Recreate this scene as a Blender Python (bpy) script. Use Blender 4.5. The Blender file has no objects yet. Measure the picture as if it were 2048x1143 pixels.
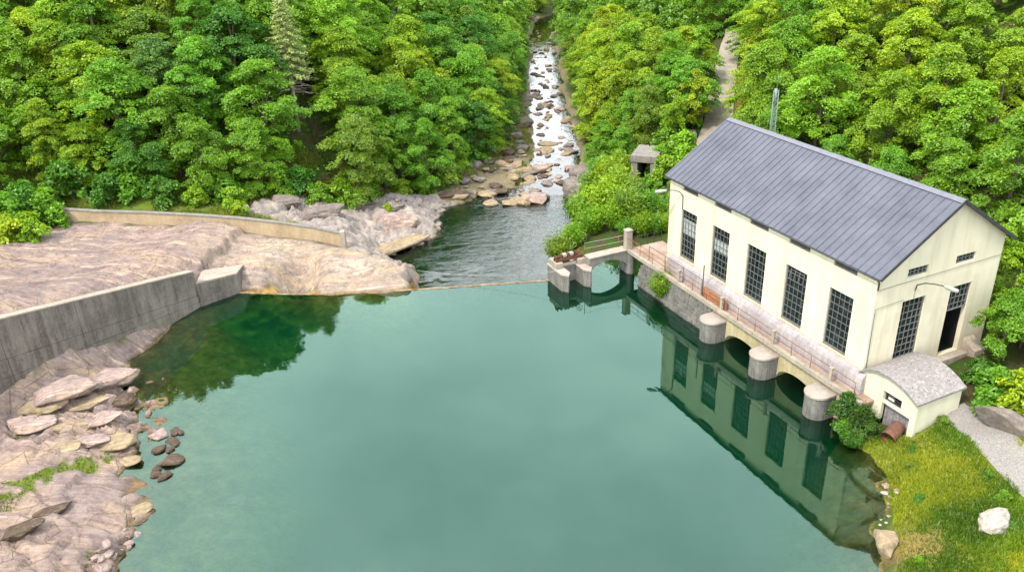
import bpy, math, random
import numpy as np
from mathutils import Vector, Matrix
random.seed(7); RNG = np.random.default_rng(7)
SC = bpy.context.scene
COL = SC.collection
rad = math.radians

# ------------------------------------------------------------------ survey: camera and reference frame
F, TH, ROLL, CH = 1667.1, .45318, -.03957, 31.13
def ray(px, py):
    X, Y = px - 1024, py - 571.5
    X, Y = X*math.cos(ROLL) + Y*math.sin(ROLL), -X*math.sin(ROLL) + Y*math.cos(ROLL)
    c, s = math.cos(TH), math.sin(TH); u = -Y/F
    return np.array([X/F, c + u*s, -s + u*c])
def at(px, py, z):
    """point of the level plane z seen along a surveyed sight line"""
    d = ray(px, py); return np.array([0, 0, CH]) + d*(z - CH)/d[2]
def project(P):
    P = np.atleast_2d(P); x, y, z = P[:, 0], P[:, 1], P[:, 2]
    c, s = math.cos(TH), math.sin(TH); zc = z - CH
    d = y*c - zc*s; u = y*s + zc*c; X = F*x/d; Y = -F*u/d
    return np.stack([1024 + X*math.cos(ROLL) - Y*math.sin(ROLL), 571.5 + X*math.sin(ROLL) + Y*math.cos(ROLL), d], 1)
BX, BY, PH = 21.126, 42.993, .412
UX = np.array([-math.sin(PH), math.cos(PH)]); VX = np.array([math.cos(PH), math.sin(PH)])
def lb(b, a, z=0.):
    """building frame: b across (away from the lake), a along the lake front"""
    q = np.array([BX, BY]) + a*UX + b*VX; return np.array([q[0], q[1], z])

# ------------------------------------------------------------------ noise
def _hash(ix, iy, seed):
    n = (ix*374761393 + iy*668265263 + seed*974711) & 0xFFFFFFFF
    n = ((n ^ (n >> 13))*1274126177) & 0xFFFFFFFF
    return ((n ^ (n >> 16)) & 0xFFFFFF)/float(0xFFFFFF)
def vnoise(x, y, seed=0):
    x = np.asarray(x, float); y = np.asarray(y, float)
    ix = np.floor(x).astype(np.int64); iy = np.floor(y).astype(np.int64)
    fx = x - ix; fy = y - iy; fx = fx*fx*(3-2*fx); fy = fy*fy*(3-2*fy)
    a = _hash(ix, iy, seed); b = _hash(ix+1, iy, seed); c = _hash(ix, iy+1, seed); d = _hash(ix+1, iy+1, seed)
    return (a + (b-a)*fx)*(1-fy) + (c + (d-c)*fx)*fy
def fbm(x, y, seed=0, o=4):
    r = 0; a = .5; s = 0
    for i in range(o):
        r = r + a*vnoise(x*2**i + 13.7*i, y*2**i + 7.1*i, seed+i); s += a; a *= .5
    return r/s*2 - 1
def sstep(x, a, b):
    t = np.clip((x-a)/(b-a), 0, 1); return t*t*(3-2*t)

# ------------------------------------------------------------------ object helpers
def tag(o, label=None, cat=None, group=None, kind=None):
    if label: o['label'] = label
    if cat: o['category'] = cat
    if group: o['group'] = group
    if kind: o['kind'] = kind
    return o
def empty(name, loc, rz=0):
    o = bpy.data.objects.new(name, None); COL.objects.link(o); o.location = [float(v) for v in loc]; o.rotation_euler = (0, 0, rz)
    o.empty_display_size = .2
    return o
def link(name, me, mat, parent=None, loc=None):
    o = bpy.data.objects.new(name, me); COL.objects.link(o)
    if mat is not None:
        for m in (mat if isinstance(mat, (list, tuple)) else [mat]): me.materials.append(m)
    if parent is not None: o.parent = parent
    if loc is not None: o.location = [float(v) for v in loc]
    return o
def npmesh(name, V, Fc, smooth=False, attrs=None):
    """fast mesh: V (n,3), Fc (m,k) faces with k = 3 or 4"""
    V = np.asarray(V, np.float32); Fc = np.asarray(Fc, np.int32); k = Fc.shape[1]
    me = bpy.data.meshes.new(name)
    me.vertices.add(len(V)); me.vertices.foreach_set('co', V.ravel())
    me.loops.add(Fc.size); me.loops.foreach_set('vertex_index', Fc.ravel())
    me.polygons.add(len(Fc)); me.polygons.foreach_set('loop_start', np.arange(0, Fc.size, k, dtype=np.int32))
    me.polygons.foreach_set('loop_total', np.full(len(Fc), k, np.int32))
    if smooth: me.polygons.foreach_set('use_smooth', np.ones(len(Fc), bool))
    for nm, arr in (attrs or {}).items():
        at_ = me.attributes.new(nm, 'FLOAT', 'POINT'); at_.data.foreach_set('value', np.asarray(arr, np.float32))
    me.update(calc_edges=True)
    return me
class MB:
    def __init__(s): s.v = []; s.f = []; s.sm = []
    def face(s, pts, smooth=False):
        n = len(s.v); s.v += [tuple(float(c) for c in p) for p in pts]; s.f.append(tuple(range(n, n+len(pts)))); s.sm.append(smooth)
    def box(s, x0, x1, y0, y1, z0, z1):
        n = len(s.v)
        s.v += [(x0,y0,z0),(x1,y0,z0),(x1,y1,z0),(x0,y1,z0),(x0,y0,z1),(x1,y0,z1),(x1,y1,z1),(x0,y1,z1)]
        s.f += [tuple(n+i for i in q) for q in ((3,2,1,0),(4,5,6,7),(0,1,5,4),(1,2,6,5),(2,3,7,6),(3,0,4,7))]; s.sm += [False]*6
        return s
    def prism(s, poly, z0, z1, tops=None):
        """upright prism over a counter-clockwise outline; tops gives a height per corner"""
        n = len(s.v); k = len(poly)
        s.v += [(float(p[0]), float(p[1]), float(z0 if np.isscalar(z0) else z0[i])) for i, p in enumerate(poly)]
        s.v += [(float(p[0]), float(p[1]), float(z1 if tops is None else tops[i])) for i, p in enumerate(poly)]
        s.f.append(tuple(n+i for i in reversed(range(k)))); s.f.append(tuple(n+k+i for i in range(k))); s.sm += [False]*2
        for i in range(k):
            j = (i+1) % k; s.f.append((n+i, n+j, n+k+j, n+k+i)); s.sm.append(False)
        return s
    def tube(s, pts, r, n=8, cap=True):
        pts = [Vector([float(c) for c in p]) for p in pts]; rr = r if isinstance(r, (list, tuple)) else [r]*len(pts)
        base = len(s.v); up = None
        for i, p in enumerate(pts):
            t = (pts[min(i+1, len(pts)-1)] - pts[max(i-1, 0)]).normalized()
            if up is None:
                up = Vector((0, 0, 1)) if abs(t.z) < .9 else Vector((1, 0, 0))
            a = t.cross(up).normalized(); b = a.cross(t).normalized(); up = b
            for k in range(n):
                w = 2*math.pi*k/n; q = p + (a*math.cos(w) + b*math.sin(w))*rr[i]; s.v.append(tuple(q))
        for i in range(len(pts)-1):
            for k in range(n):
                k2 = (k+1) % n; s.f.append((base+i*n+k, base+i*n+k2, base+(i+1)*n+k2, base+(i+1)*n+k)); s.sm.append(n > 5)
        if cap:
            s.f.append(tuple(base+k for k in reversed(range(n)))); s.f.append(tuple(base+(len(pts)-1)*n+k for k in range(n))); s.sm += [False]*2
        return s
    def sweep(s, path, prof, closed_prof=True, smooth=False):
        """prof(i) -> list of points for ring i"""
        base = len(s.v); k = None
        for i in range(len(path)):
            ring = prof(i); k = len(ring); s.v += [tuple(float(c) for c in p) for p in ring]
        for i in range(len(path)-1):
            for j in range(k if closed_prof else k-1):
                j2 = (j+1) % k; s.f.append((base+i*k+j, base+i*k+j2, base+(i+1)*k+j2, base+(i+1)*k+j)); s.sm.append(smooth)
        if closed_prof:
            s.f.append(tuple(base+j for j in reversed(range(k)))); s.f.append(tuple(base+(len(path)-1)*k+j for j in range(k))); s.sm += [False]*2
        return s
    def build(s, name, mat, parent=None, off=None, bevel=0, own=True):
        V = np.array(s.v, float)
        loc = None
        if parent is not None:
            if off is not None: V = V - np.array(off, float)
        elif own:
            loc = np.array([(V[:, 0].min()+V[:, 0].max())/2, (V[:, 1].min()+V[:, 1].max())/2, V[:, 2].min()]); V = V - loc
        me = bpy.data.meshes.new(name); me.from_pydata(V.tolist(), [], s.f)
        me.polygons.foreach_set('use_smooth', s.sm)
        import bmesh
        bm = bmesh.new(); bm.from_mesh(me); bmesh.ops.recalc_face_normals(bm, faces=bm.faces[:]); bm.to_mesh(me); bm.free()
        o = link(name, me, mat, parent, loc)
        if bevel:
            md = o.modifiers.new('bevel', 'BEVEL'); md.width = bevel; md.segments = 2; md.limit_method = 'ANGLE'; md.angle_limit = rad(40)
        return o
def frame_root(name, b, a, z):
    return empty(name, lb(b, a, z), PH)

# ------------------------------------------------------------------ materials
def newmat(name, rough=.85, spec=.3):
    m = bpy.data.materials.new(name); m.use_nodes = True; nt = m.node_tree
    b = nt.nodes['Principled BSDF']; b.inputs['Roughness'].default_value = rough; b.inputs['Specular IOR Level'].default_value = spec
    return m, nt, b
def nd(nt, typ, inp=None, **kw):
    n = nt.nodes.new(typ)
    for k, v in kw.items(): setattr(n, k, v)
    for k, v in (inp or {}).items():
        if isinstance(v, bpy.types.NodeSocket): nt.links.new(v, n.inputs[k])
        else: n.inputs[k].default_value = v
    return n
def c4(c): return (c[0], c[1], c[2], 1)
def coords(nt, scale=(1, 1, 1), rot=(0, 0, 0), space='Object'):
    t = nd(nt, 'ShaderNodeTexCoord')
    mp = nd(nt, 'ShaderNodeMapping', {'Vector': t.outputs[space], 'Scale': scale, 'Rotation': rot})
    return mp.outputs[0]
def noise(nt, vec, scale, detail=5, rough=.6, dist=0):
    return nd(nt, 'ShaderNodeTexNoise', {'Vector': vec, 'Scale': scale, 'Detail': detail, 'Roughness': rough, 'Distortion': dist}).outputs['Fac']
def ramp(nt, fac, stops, interp='LINEAR'):
    r = nd(nt, 'ShaderNodeValToRGB', {'Fac': fac}); cr = r.color_ramp; cr.interpolation = interp
    while len(cr.elements) < len(stops): cr.elements.new(.5)
    for e, (p, c) in zip(cr.elements, stops): e.position = p; e.color = c4(c) if len(c) == 3 else c
    return r.outputs['Color']
def mixc(nt, fac, a, b, mode='MIX'):
    n = nd(nt, 'ShaderNodeMix', data_type='RGBA', blend_type=mode, clamp_factor=True)
    for k, v in ((0, fac), (6, a), (7, b)):
        if isinstance(v, bpy.types.NodeSocket): nt.links.new(v, n.inputs[k])
        else: n.inputs[k].default_value = c4(v) if isinstance(v, (tuple, list)) else v
    return n.outputs[2]
def bump(nt, h, strength=.3, dist=.1, normal=None):
    i = {'Height': h, 'Strength': strength, 'Distance': dist}
    if normal: i['Normal'] = normal
    return nd(nt, 'ShaderNodeBump', i).outputs[0]
def attr(nt, name): return nd(nt, 'ShaderNodeAttribute', attribute_name=name).outputs['Fac']
def mul(nt, a, b, op='MULTIPLY'):
    n = nd(nt, 'ShaderNodeMath', operation=op)
    for k, v in ((0, a), (1, b)):
        if isinstance(v, bpy.types.NodeSocket): nt.links.new(v, n.inputs[k])
        else: n.inputs[k].default_value = v
    return n.outputs[0]
def set_col(nt, b, col, normal=None):
    if isinstance(col, bpy.types.NodeSocket): nt.links.new(col, b.inputs['Base Color'])
    else: b.inputs['Base Color'].default_value = c4(col)
    if normal: nt.links.new(normal, b.inputs['Normal'])

def simple(name, col, rough=.7, var=.25, scale=3, metal=0, bs=.15):
    m, nt, b = newmat(name, rough); b.inputs['Metallic'].default_value = metal
    v = coords(nt); n = noise(nt, v, scale, 6, .65)
    lo = tuple(c*(1-var) for c in col); hi = tuple(min(1, c*(1+var)) for c in col)
    set_col(nt, b, ramp(nt, n, [(.3, lo), (.7, hi)]), bump(nt, n, bs, .05)); return m

def concrete(name, base, dark, stain=(.5, .45, .4), streak=.6, scale=1., joints=None, lichen=0.4):
    m, nt, b = newmat(name, .9, .2)
    v = coords(nt); vs = coords(nt, (1.6*scale, 1.6*scale, .16*scale))
    n1 = noise(nt, v, .6*scale, 6, .65); n2 = noise(nt, v, 7*scale, 5, .7); n3 = noise(nt, vs, 2.2, 5, .7)
    c = ramp(nt, n1, [(.3, dark), (.5, base), (.72, stain)])
    c = mixc(nt, mul(nt, ramp(nt, n3, [(.42, (0, 0, 0)), (.66, (1, 1, 1))]), streak), c, tuple(x*.38 for x in base))
    c = mixc(nt, mul(nt, ramp(nt, n2, [(.5, (0, 0, 0)), (.68, (1, 1, 1))]), .45), c, tuple(min(.8, x*1.35) for x in base))
    li = noise(nt, v, 3.1*scale, 8, .75)
    c = mixc(nt, mul(nt, ramp(nt, li, [(.56, (0, 0, 0)), (.66, (1, 1, 1))]), lichen), c, tuple(x*.3 for x in dark))
    set_col(nt, b, c, bump(nt, n2, .35, .04)); return m

M = {}
# plaster of the powerhouse: cream paint with faint vertical weathering
def plaster(name, col, grime):
    m, nt, b = newmat(name, .9, .2)
    v = coords(nt); vs = coords(nt, (1.1, 1.1, .12)); n1 = noise(nt, v, .35, 5, .6); n3 = noise(nt, vs, 1.4, 6, .7); nf = noise(nt, v, 30, 3, .6)
    c = ramp(nt, n1, [(.3, tuple(x*.92 for x in col)), (.7, col)])
    c = mixc(nt, mul(nt, ramp(nt, n3, [(.48, (0, 0, 0)), (.72, (1, 1, 1))]), .6), c, grime)
    n5 = noise(nt, coords(nt, (2.6, 2.6, .09)), 1.7, 5, .75); c = mixc(nt, mul(nt, ramp(nt, n5, [(.60, (0, 0, 0)), (.70, (1, 1, 1))]), .30), c, tuple(x*.62 for x in grime)); n6 = noise(nt, v, .7, 3, .5); c = mixc(nt, mul(nt, ramp(nt, n6, [(.56, (0, 0, 0)), (.60, (1, 1, 1))]), .25), c, tuple(min(.8, x*1.1) for x in col))
    sz = nd(nt, 'ShaderNodeSeparateXYZ', {'Vector': coords(nt)}).outputs[2]
    low = ramp(nt, mul(nt, mul(nt, noise(nt, v, 2.3, 5, .7), sz, 'ADD'), .5), [(.2, (1, 1, 1)), (.5, (0, 0, 0))])
    c = mixc(nt, mul(nt, low, .35), c, tuple(x*.75 for x in grime))
    set_col(nt, b, c, bump(nt, nf, .12, .02)); return m
M['plaster'] = plaster('cream plaster', (.665, .60, .465), (.48, .41, .28))
M['plaster_shed'] = plaster('shed plaster', (.62, .58, .44), (.46, .41, .28))
def roof_mat():
    m, nt, b = newmat('painted sheet roof', .55, .35); v = coords(nt); n = noise(nt, v, .5, 6, .7); n2 = noise(nt, coords(nt, (1, 6, 1)), 1.1, 6, .7)
    c = ramp(nt, n, [(.32, (.062, .065, .090)), (.68, (.108, .110, .142))])
    c = mixc(nt, mul(nt, ramp(nt, n2, [(.45, (0, 0, 0)), (.75, (1, 1, 1))]), .5), c, (.128, .127, .155))
    n3 = noise(nt, v, 9, 4, .8); c = mixc(nt, mul(nt, ramp(nt, n3, [(.6, (0, 0, 0)), (.72, (1, 1, 1))]), .25), c, (.17, .17, .19))
    set_col(nt, b, c, bump(nt, n3, .05, .02)); return m
M['roof'] = roof_mat()
M['roof_edge'] = simple('dark verge', (.05, .05, .055), .6, .3)
M['ridge'] = simple('ridge sheet', (.15, .15, .185), .5, .15)
M['iron'] = simple('dark iron', (.05, .045, .045), .6, .3)
M['frame'] = simple('window iron frame', (.16, .16, .15), .6, .25)
M['muntin'] = simple('grey glazing bars', (.15, .16, .15), .5, .2)
def glass():
    m, nt, b = newmat('dark pane', .06, .5); oi = nd(nt, 'ShaderNodeObjectInfo'); va = nd(nt, 'ShaderNodeVectorMath', {0: coords(nt, (2.4, 2.4, 2.4)), 1: mixc(nt, 1, (0, 0, 0), mixc(nt, 1, oi.outputs['Random'], (40, 17, 23), 'MULTIPLY'))}, operation='ADD'); n = noise(nt, va.outputs[0], 1, 3, .6)
    set_col(nt, b, ramp(nt, n, [(.35, (.004, .005, .006)), (.6, (.018, .02, .026)), (.75, (.05, .055, .06))])); b.inputs['IOR'].default_value = 1.45; return m
M['pane'] = glass()
M['blind'] = simple('pale blind', (.30, .31, .31), .7, .5, 6)
M['void'] = simple('unlit interior', (.006, .006, .006), .9, .1)  # near-black colour standing in for the shade inside openings
M['white'] = simple('weathered white paint', (.62, .6, .56), .7, .2, 8)
M['lamp_metal'] = simple('lamp metal', (.30, .29, .27), .45, .2)
M['concrete'] = concrete('grey concrete', (0.220, 0.196, 0.178), (0.153, 0.134, 0.128), (0.281, 0.257, 0.233), .5, 1.)
M['wall_conc'] = concrete('old wall concrete', (.185, .152, .135), (.115, .095, .087), (.25, .21, .18), .75, .7, lichen=.4)
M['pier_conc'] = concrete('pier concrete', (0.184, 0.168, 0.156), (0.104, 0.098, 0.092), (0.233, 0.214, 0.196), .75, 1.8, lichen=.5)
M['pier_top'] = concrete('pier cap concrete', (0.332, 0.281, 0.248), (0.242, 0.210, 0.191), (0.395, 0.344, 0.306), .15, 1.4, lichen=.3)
M['pale_conc'] = concrete('bleached concrete', (0.337, 0.281, 0.233), (0.257, 0.220, 0.184), (0.398, 0.343, 0.287), .35, .8, lichen=.25)
M['ochre_conc'] = concrete('ochre stained concrete', (0.396, 0.302, 0.194), (0.297, 0.221, 0.140), (0.468, 0.378, 0.261), .3, .7, lichen=.2)
M['plinth'] = concrete('lavender weathered plinth', (0.346, 0.302, 0.310), (0.259, 0.223, 0.238), (0.418, 0.374, 0.374), .45, 1., lichen=.35)
M['beige'] = concrete('beige arch render', (0.403, 0.324, 0.194), (0.302, 0.238, 0.144), (0.461, 0.389, 0.274), .4, 1., lichen=.25)
M['walk'] = concrete('walkway concrete', (0.306, 0.220, 0.172), (0.220, 0.134, 0.092), (0.367, 0.300, 0.269), .2, .9, lichen=.35)
M['shed_roof'] = concrete('lichen covered vault', (0.266, 0.225, 0.214), (0.173, 0.145, 0.139), (0.335, 0.289, 0.277), .05, 2.2, lichen=.9)
def lichen_mat():
    m, nt, b = newmat('lichen covered vault', .95, .15); v = coords(nt); n = noise(nt, v, 1.3, 6, .7); n2 = noise(nt, v, 5.5, 6, .75); n3 = noise(nt, v, 11, 4, .7)
    c = ramp(nt, n, [(.3, (.17, .15, .145)), (.5, (.235, .21, .205)), (.7, (.30, .27, .265))])
    c = mixc(nt, mul(nt, ramp(nt, n2, [(.52, (0, 0, 0)), (.60, (1, 1, 1))]), .8), c, (.39, .355, .355)); c = mixc(nt, mul(nt, ramp(nt, n3, [(.55, (0, 0, 0)), (.61, (1, 1, 1))]), ramp(nt, n, [(.40, (0, 0, 0)), (.55, (1, 1, 1))])), c, (.035, .03, .03))
    set_col(nt, b, c, bump(nt, n3, .5, .04)); return m
M['shed_roof'] = lichen_mat()
M['rust'] = simple('rusty iron', (.22, .085, .04), .85, .5, 5, bs=.4)
M['rust_dark'] = simple('old brown iron', (.11, .05, .03), .85, .5, 5, bs=.4)
M['rust_pipe'] = simple('rusted pipe', (.13, .062, .042), .8, .35, 4, bs=.3)
M['wood_grey'] = simple('weathered boards', (.22, .2, .21), .85, .35, 4)
M['rust_earth'] = simple('rusty panel', (.36, .16, .08), .9, .35, 2)
M['mast'] = simple('galvanised mast', (.15, .21, .185), .4, .15)
M['cable'] = simple('steel cable', (.42, .42, .42), .5, .2)
M['bark'] = simple('bark', (.13, .10, .075), .95, .4, 6, bs=.5)
M['dead_bark'] = simple('pale bark', (.40, .33, .26), .95, .3, 6, bs=.5)

def rock_nodes(nt, cols, streak_rot=0.25, sc=1.):
    v = coords(nt, (1, 1, 1)); vst = coords(nt, (.13*sc, .85*sc, .4*sc), (0, 0, streak_rot))
    n1 = noise(nt, v, .22*sc, 6, .62, .3); n2 = noise(nt, vst, 1.3, 8, .68, .6); n3 = noise(nt, v, 2.6*sc, 8, .72)
    c = ramp(nt, n1, [(.30, cols[0]), (.45, cols[1]), (.58, cols[2]), (.72, cols[3])])
    c = mixc(nt, mul(nt, ramp(nt, n2, [(.42, (0, 0, 0)), (.55, (1, 1, 1))]), .8), c, cols[4])
    c = mixc(nt, mul(nt, ramp(nt, n2, [(.54, (0, 0, 0)), (.64, (1, 1, 1))]), .7), c, cols[5])
    c = mixc(nt, mul(nt, ramp(nt, n3, [(.58, (0, 0, 0)), (.70, (1, 1, 1))]), .55), c, tuple(x*.42 for x in cols[0]))
    vo = nd(nt, 'ShaderNodeTexVoronoi', {'Vector': mixc(nt, .12, v, nd(nt, 'ShaderNodeTexNoise', {'Vector': v, 'Scale': 1.4}).outputs['Color'], 'ADD'), 'Scale': .55*sc}, feature='DISTANCE_TO_EDGE').outputs['Distance']
    crack = ramp(nt, vo, [(0, (1, 1, 1)), (.022, (0, 0, 0))])
    crack = mul(nt, crack, ramp(nt, n1, [(.45, (0, 0, 0)), (.55, (1, 1, 1))]))
    c = mixc(nt, mul(nt, crack, .28), c, tuple(x*.3 for x in cols[0]))
    h = mul(nt, mul(nt, n2, n3, 'ADD'), mul(nt, crack, .4), 'SUBTRACT')
    n4 = noise(nt, coords(nt, (.30*sc, 3.0*sc, .5*sc), (0, 0, streak_rot)), 1.2, 7, .7, .5)
    c = mixc(nt, .5, c, ramp(nt, n4, [(.36, (.58, .50, .53)), (.5, (1, 1, 1)), (.64, (1.45, 1.38, 1.28))]), 'MULTIPLY')
    pt = noise(nt, v, .9*sc, 9, .78, .4); c = mixc(nt, .85, c, ramp(nt, pt, [(.30, (.42, .40, .42)), (.46, (.86, .85, .85)), (.58, (1.12, 1.1, 1.06)), (.72, (1.4, 1.36, 1.28))]), 'MULTIPLY')
    return c, mul(nt, h, mul(nt, pt, 1.2), 'ADD')
ROCK = [(.28, .23, .23), (.44, .36, .36), (.54, .42, .34), (.66, .52, .38), (.36, .28, .29), (.80, .64, .54)]
ROCK_G = [(.22, .20, .20), (.34, .30, .30), (.40, .36, .33), (.44, .38, .33), (.25, .23, .24), (.50, .42, .36)]
ROCK_P = [(.42, .34, .24), (.55, .45, .32), (.62, .52, .38), (.66, .58, .45), (.45, .36, .24), (.7, .6, .45)]
ROCK_W = [(.55, .53, .50), (.68, .66, .63), (.72, .70, .67), (.76, .74, .70), (.42, .40, .38), (.8, .78, .74)]
ROCK_D = [(.05, .036, .026), (.10, .07, .05), (.15, .105, .07), (.24, .18, .13), (.05, .035, .028), (.30, .23, .18)]
ROCK, ROCK_G, ROCK_P, ROCK_W = [[tuple(x*f*t for x, t in zip(c, (1.03, .97, .90))) for c in L] for L, f in ((ROCK, .66), (ROCK_G, .56), (ROCK_P, .50), (ROCK_W, .66))]
def rockmat(name, cols, sc=2.):
    m, nt, b = newmat(name, .9, .25); c, h = rock_nodes(nt, cols, .4, sc); set_col(nt, b, c, bump(nt, h, .5, .08)); return m
M['rock'] = rockmat('pink grey rock', ROCK); M['rock_grey'] = rockmat('grey rock', ROCK_G); M['rock_pale'] = rockmat('ochre rock', ROCK_P, 1.6)
M['rock_white'] = rockmat('white limestone', ROCK_W, 3.5); M['rock_dark'] = rockmat('wet brown rock', ROCK_D, 3.)

def leafmat(name, trans=.35):
    m = bpy.data.materials.new(name); m.use_nodes = True; nt = m.node_tree; nt.nodes.clear()
    oi = nd(nt, 'ShaderNodeObjectInfo'); av = attr(nt, 'tone')
    c = mixc(nt, 1, oi.outputs['Color'], ramp(nt, av, [(0, (.55, .62, .6)), (.5, (1, 1, 1)), (1, (1.55, 1.35, .9))]), 'MULTIPLY')
    d = nd(nt, 'ShaderNodeBsdfDiffuse', {'Color': c}); t = nd(nt, 'ShaderNodeBsdfTranslucent', {'Color': mixc(nt, 1, c, (1.15, 1.1, .6), 'MULTIPLY')})
    g = nd(nt, 'ShaderNodeBsdfGlossy', {'Color': (1, 1, 1, 1), 'Roughness': .45})
    mx = nd(nt, 'ShaderNodeMixShader', {0: trans, 1: d.outputs[0], 2: t.outputs[0]})
    m2 = nd(nt, 'ShaderNodeMixShader', {0: .025, 1: mx.outputs[0], 2: g.outputs[0]})
    o = nd(nt, 'ShaderNodeOutputMaterial', {'Surface': m2.outputs[0]}); return m
M['leaf'] = leafmat('leaves'); M['needle'] = leafmat('needles', .2)

# water: real surface over a real bed; the absorbing body of the lake is a volume
def watermat(name, absorb=None, ior=1.5, bumpset=(), tint=(.9, .97, .93), gl=(1, 1, 1), rough=.015):
    m = bpy.data.materials.new(name); m.use_nodes = True; nt = m.node_tree; nt.nodes.clear()
    v = coords(nt); nrm = None
    for sc, st, dist, mask in bumpset:
        vv = coords(nt, sc); h = noise(nt, vv, 1, 4, .6)
        if mask == 'x':   # the riffle entering on the right keeps that side ruffled
            sx = nd(nt, 'ShaderNodeSeparateXYZ', {'Vector': v}).outputs[0]
            mk = ramp(nt, mul(nt, mul(nt, sx, .05), mul(nt, noise(nt, v, .16, 3, .5), 1.0, 'MULTIPLY'), 'ADD'), [(-.0, (.03, .03, .03)), (.45, (1, 1, 1))]); h = mul(nt, h, mk)
        elif mask:
            mk = ramp(nt, noise(nt, v, mask[0], 2, .5), [(mask[1], (0, 0, 0)), (mask[2], (1, 1, 1))]); h = mul(nt, h, mk)
        nrm = bump(nt, h, st, dist, nrm)
    fi = {'IOR': ior}; gi = {'Color': c4(gl), 'Roughness': rough}
    if nrm: fi['Normal'] = nrm; gi['Normal'] = nrm
    fr = nd(nt, 'ShaderNodeFresnel', fi); g = nd(nt, 'ShaderNodeBsdfGlossy', gi)
    t = nd(nt, 'ShaderNodeBsdfTransparent', {'Color': c4(tint)})
    mx = nd(nt, 'ShaderNodeMixShader', {0: fr.outputs[0], 1: t.outputs[0], 2: g.outputs[0]})
    oi = {'Surface': mx.outputs[0]}
    if absorb:
        va = nd(nt, 'ShaderNodeVolumeAbsorption', {'Color': c4(absorb[0]), 'Density': absorb[1]}); vs_ = nd(nt, 'ShaderNodeVolumeScatter', {'Color': c4(absorb[2]), 'Density': absorb[3]}); oi['Volume'] = nd(nt, 'ShaderNodeAddShader', {0: va.outputs[0], 1: vs_.outputs[0]}).outputs[0]
    nd(nt, 'ShaderNodeOutputMaterial', oi); return m
M['lake'] = watermat('lake water', ((.30, .72, .52), .80, (.03, .56, .31), .26), 1.90, [((.5, .5, 1), .02, .2, None), ((3, 3, 1), .012, .05, (.03, .45, .6))], gl=(.66, 1., .86))
M['pool'] = watermat('pool water', ((.04, .62, .36), .9, (.015, .46, .10), .22), 1.85, [((.42, .85, 1), .9, .26, 'x'), ((1.3, 2.6, 1), .6, .10, 'x')], rough=.02)
M['river'] = watermat('river water', None, 2.0, [((.9, .38, 1), .35, .16, None), ((2.6, 1.3, 1), .22, .06, None)], (.75, .72, .6))

# ------------------------------------------------------------------ terrain
RIV = np.array([at(1086, 400, -2.5)[:2], at(1092, 385, -2.5)[:2], at(1105, 340, -2.7)[:2], at(1112, 300, -3.0)[:2], at(1106, 250, -3.3)[:2], at(1096, 205, -3.7)[:2],
                at(1088, 150, -4.2)[:2], at(1085, 100, -4.8)[:2], at(1085, 62, -5.4)[:2], at(1092, 36, -5.9)[:2], [22, 275], [45, 300]])
def river_level(y): return -2.5 - np.clip(np.asarray(y, float) - 93, 0, 200)*.024
def seg_dist(P, A, B):
    d = B - A; t = np.clip(((P - A) @ d)/(d @ d), 0, 1); q = A + t[:, None]*d; return np.hypot(*(P - q).T), t, q
def line_dist(P, L):
    best = np.full(len(P), 1e9); bt = np.zeros(len(P)); side = np.zeros(len(P))
    for i in range(len(L)-1):
        d, t, q = seg_dist(P, L[i], L[i+1]); k = d < best; best[k] = d[k]; bt[k] = i + t[k]
        e = L[i+1] - L[i]; s = e[0]*(P[:, 1]-L[i][1]) - e[1]*(P[:, 0]-L[i][0]); side[k] = s[k]
    return best, bt, side
def inside(P, poly):
    c = np.zeros(len(P), bool); n = len(poly)
    for i in range(n):
        a = poly[i]; b = poly[(i+1) % n]
        k = ((a[1] > P[:, 1]) != (b[1] > P[:, 1])) & (P[:, 0] < (b[0]-a[0])*(P[:, 1]-a[1])/(b[1]-a[1]+1e-12) + a[0]); c ^= k
    return c
FLOOR = np.array([(-90, -60), (-70, 20), (-59, 60), (-56, 74), (-50, 81), (-40, 81.5), (-30, 81), (-17, 85), (-8, 93), (-4.5, 103), (-1, 112), (1.6, 120), (3.4, 135),
                  (4.5, 165), (5, 195), (6, 222), (9, 250), (20, 285), (60, 310), (60, 300), (26, 275), (16, 245), (13.5, 222), (12.7, 195), (12.4, 165), (12, 135), (11.5, 121),
                  (11, 109), (10.5, 99), (12, 90), (15, 84), (19, 80), (24, 76), (27, 69.5), (30, 63.5), (36.5, 50), (41, 42), (39, 30), (60, -60)], float)
ROADC = [at(1424, 285, 4.0), at(1436, 250, 4.8), at(1441, 200, 6.2), at(1450, 150, 7.9), at(1456, 112, 9.2), at(1462, 88, 10.2), at(1470, 64, 11.6)]
ROADC = [np.array([19.5, 76.5, 3.4])] + ROADC
ROADL = np.array([p[:2] for p in ROADC]); ROADZ = np.array([p[2] for p in ROADC])
CP = []
def cp(z, *pts):
    for p in pts: CP.append((*at(p[0], p[1], z)[:2], z))
def cw(*pts):
    CP.extend(pts)
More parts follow.
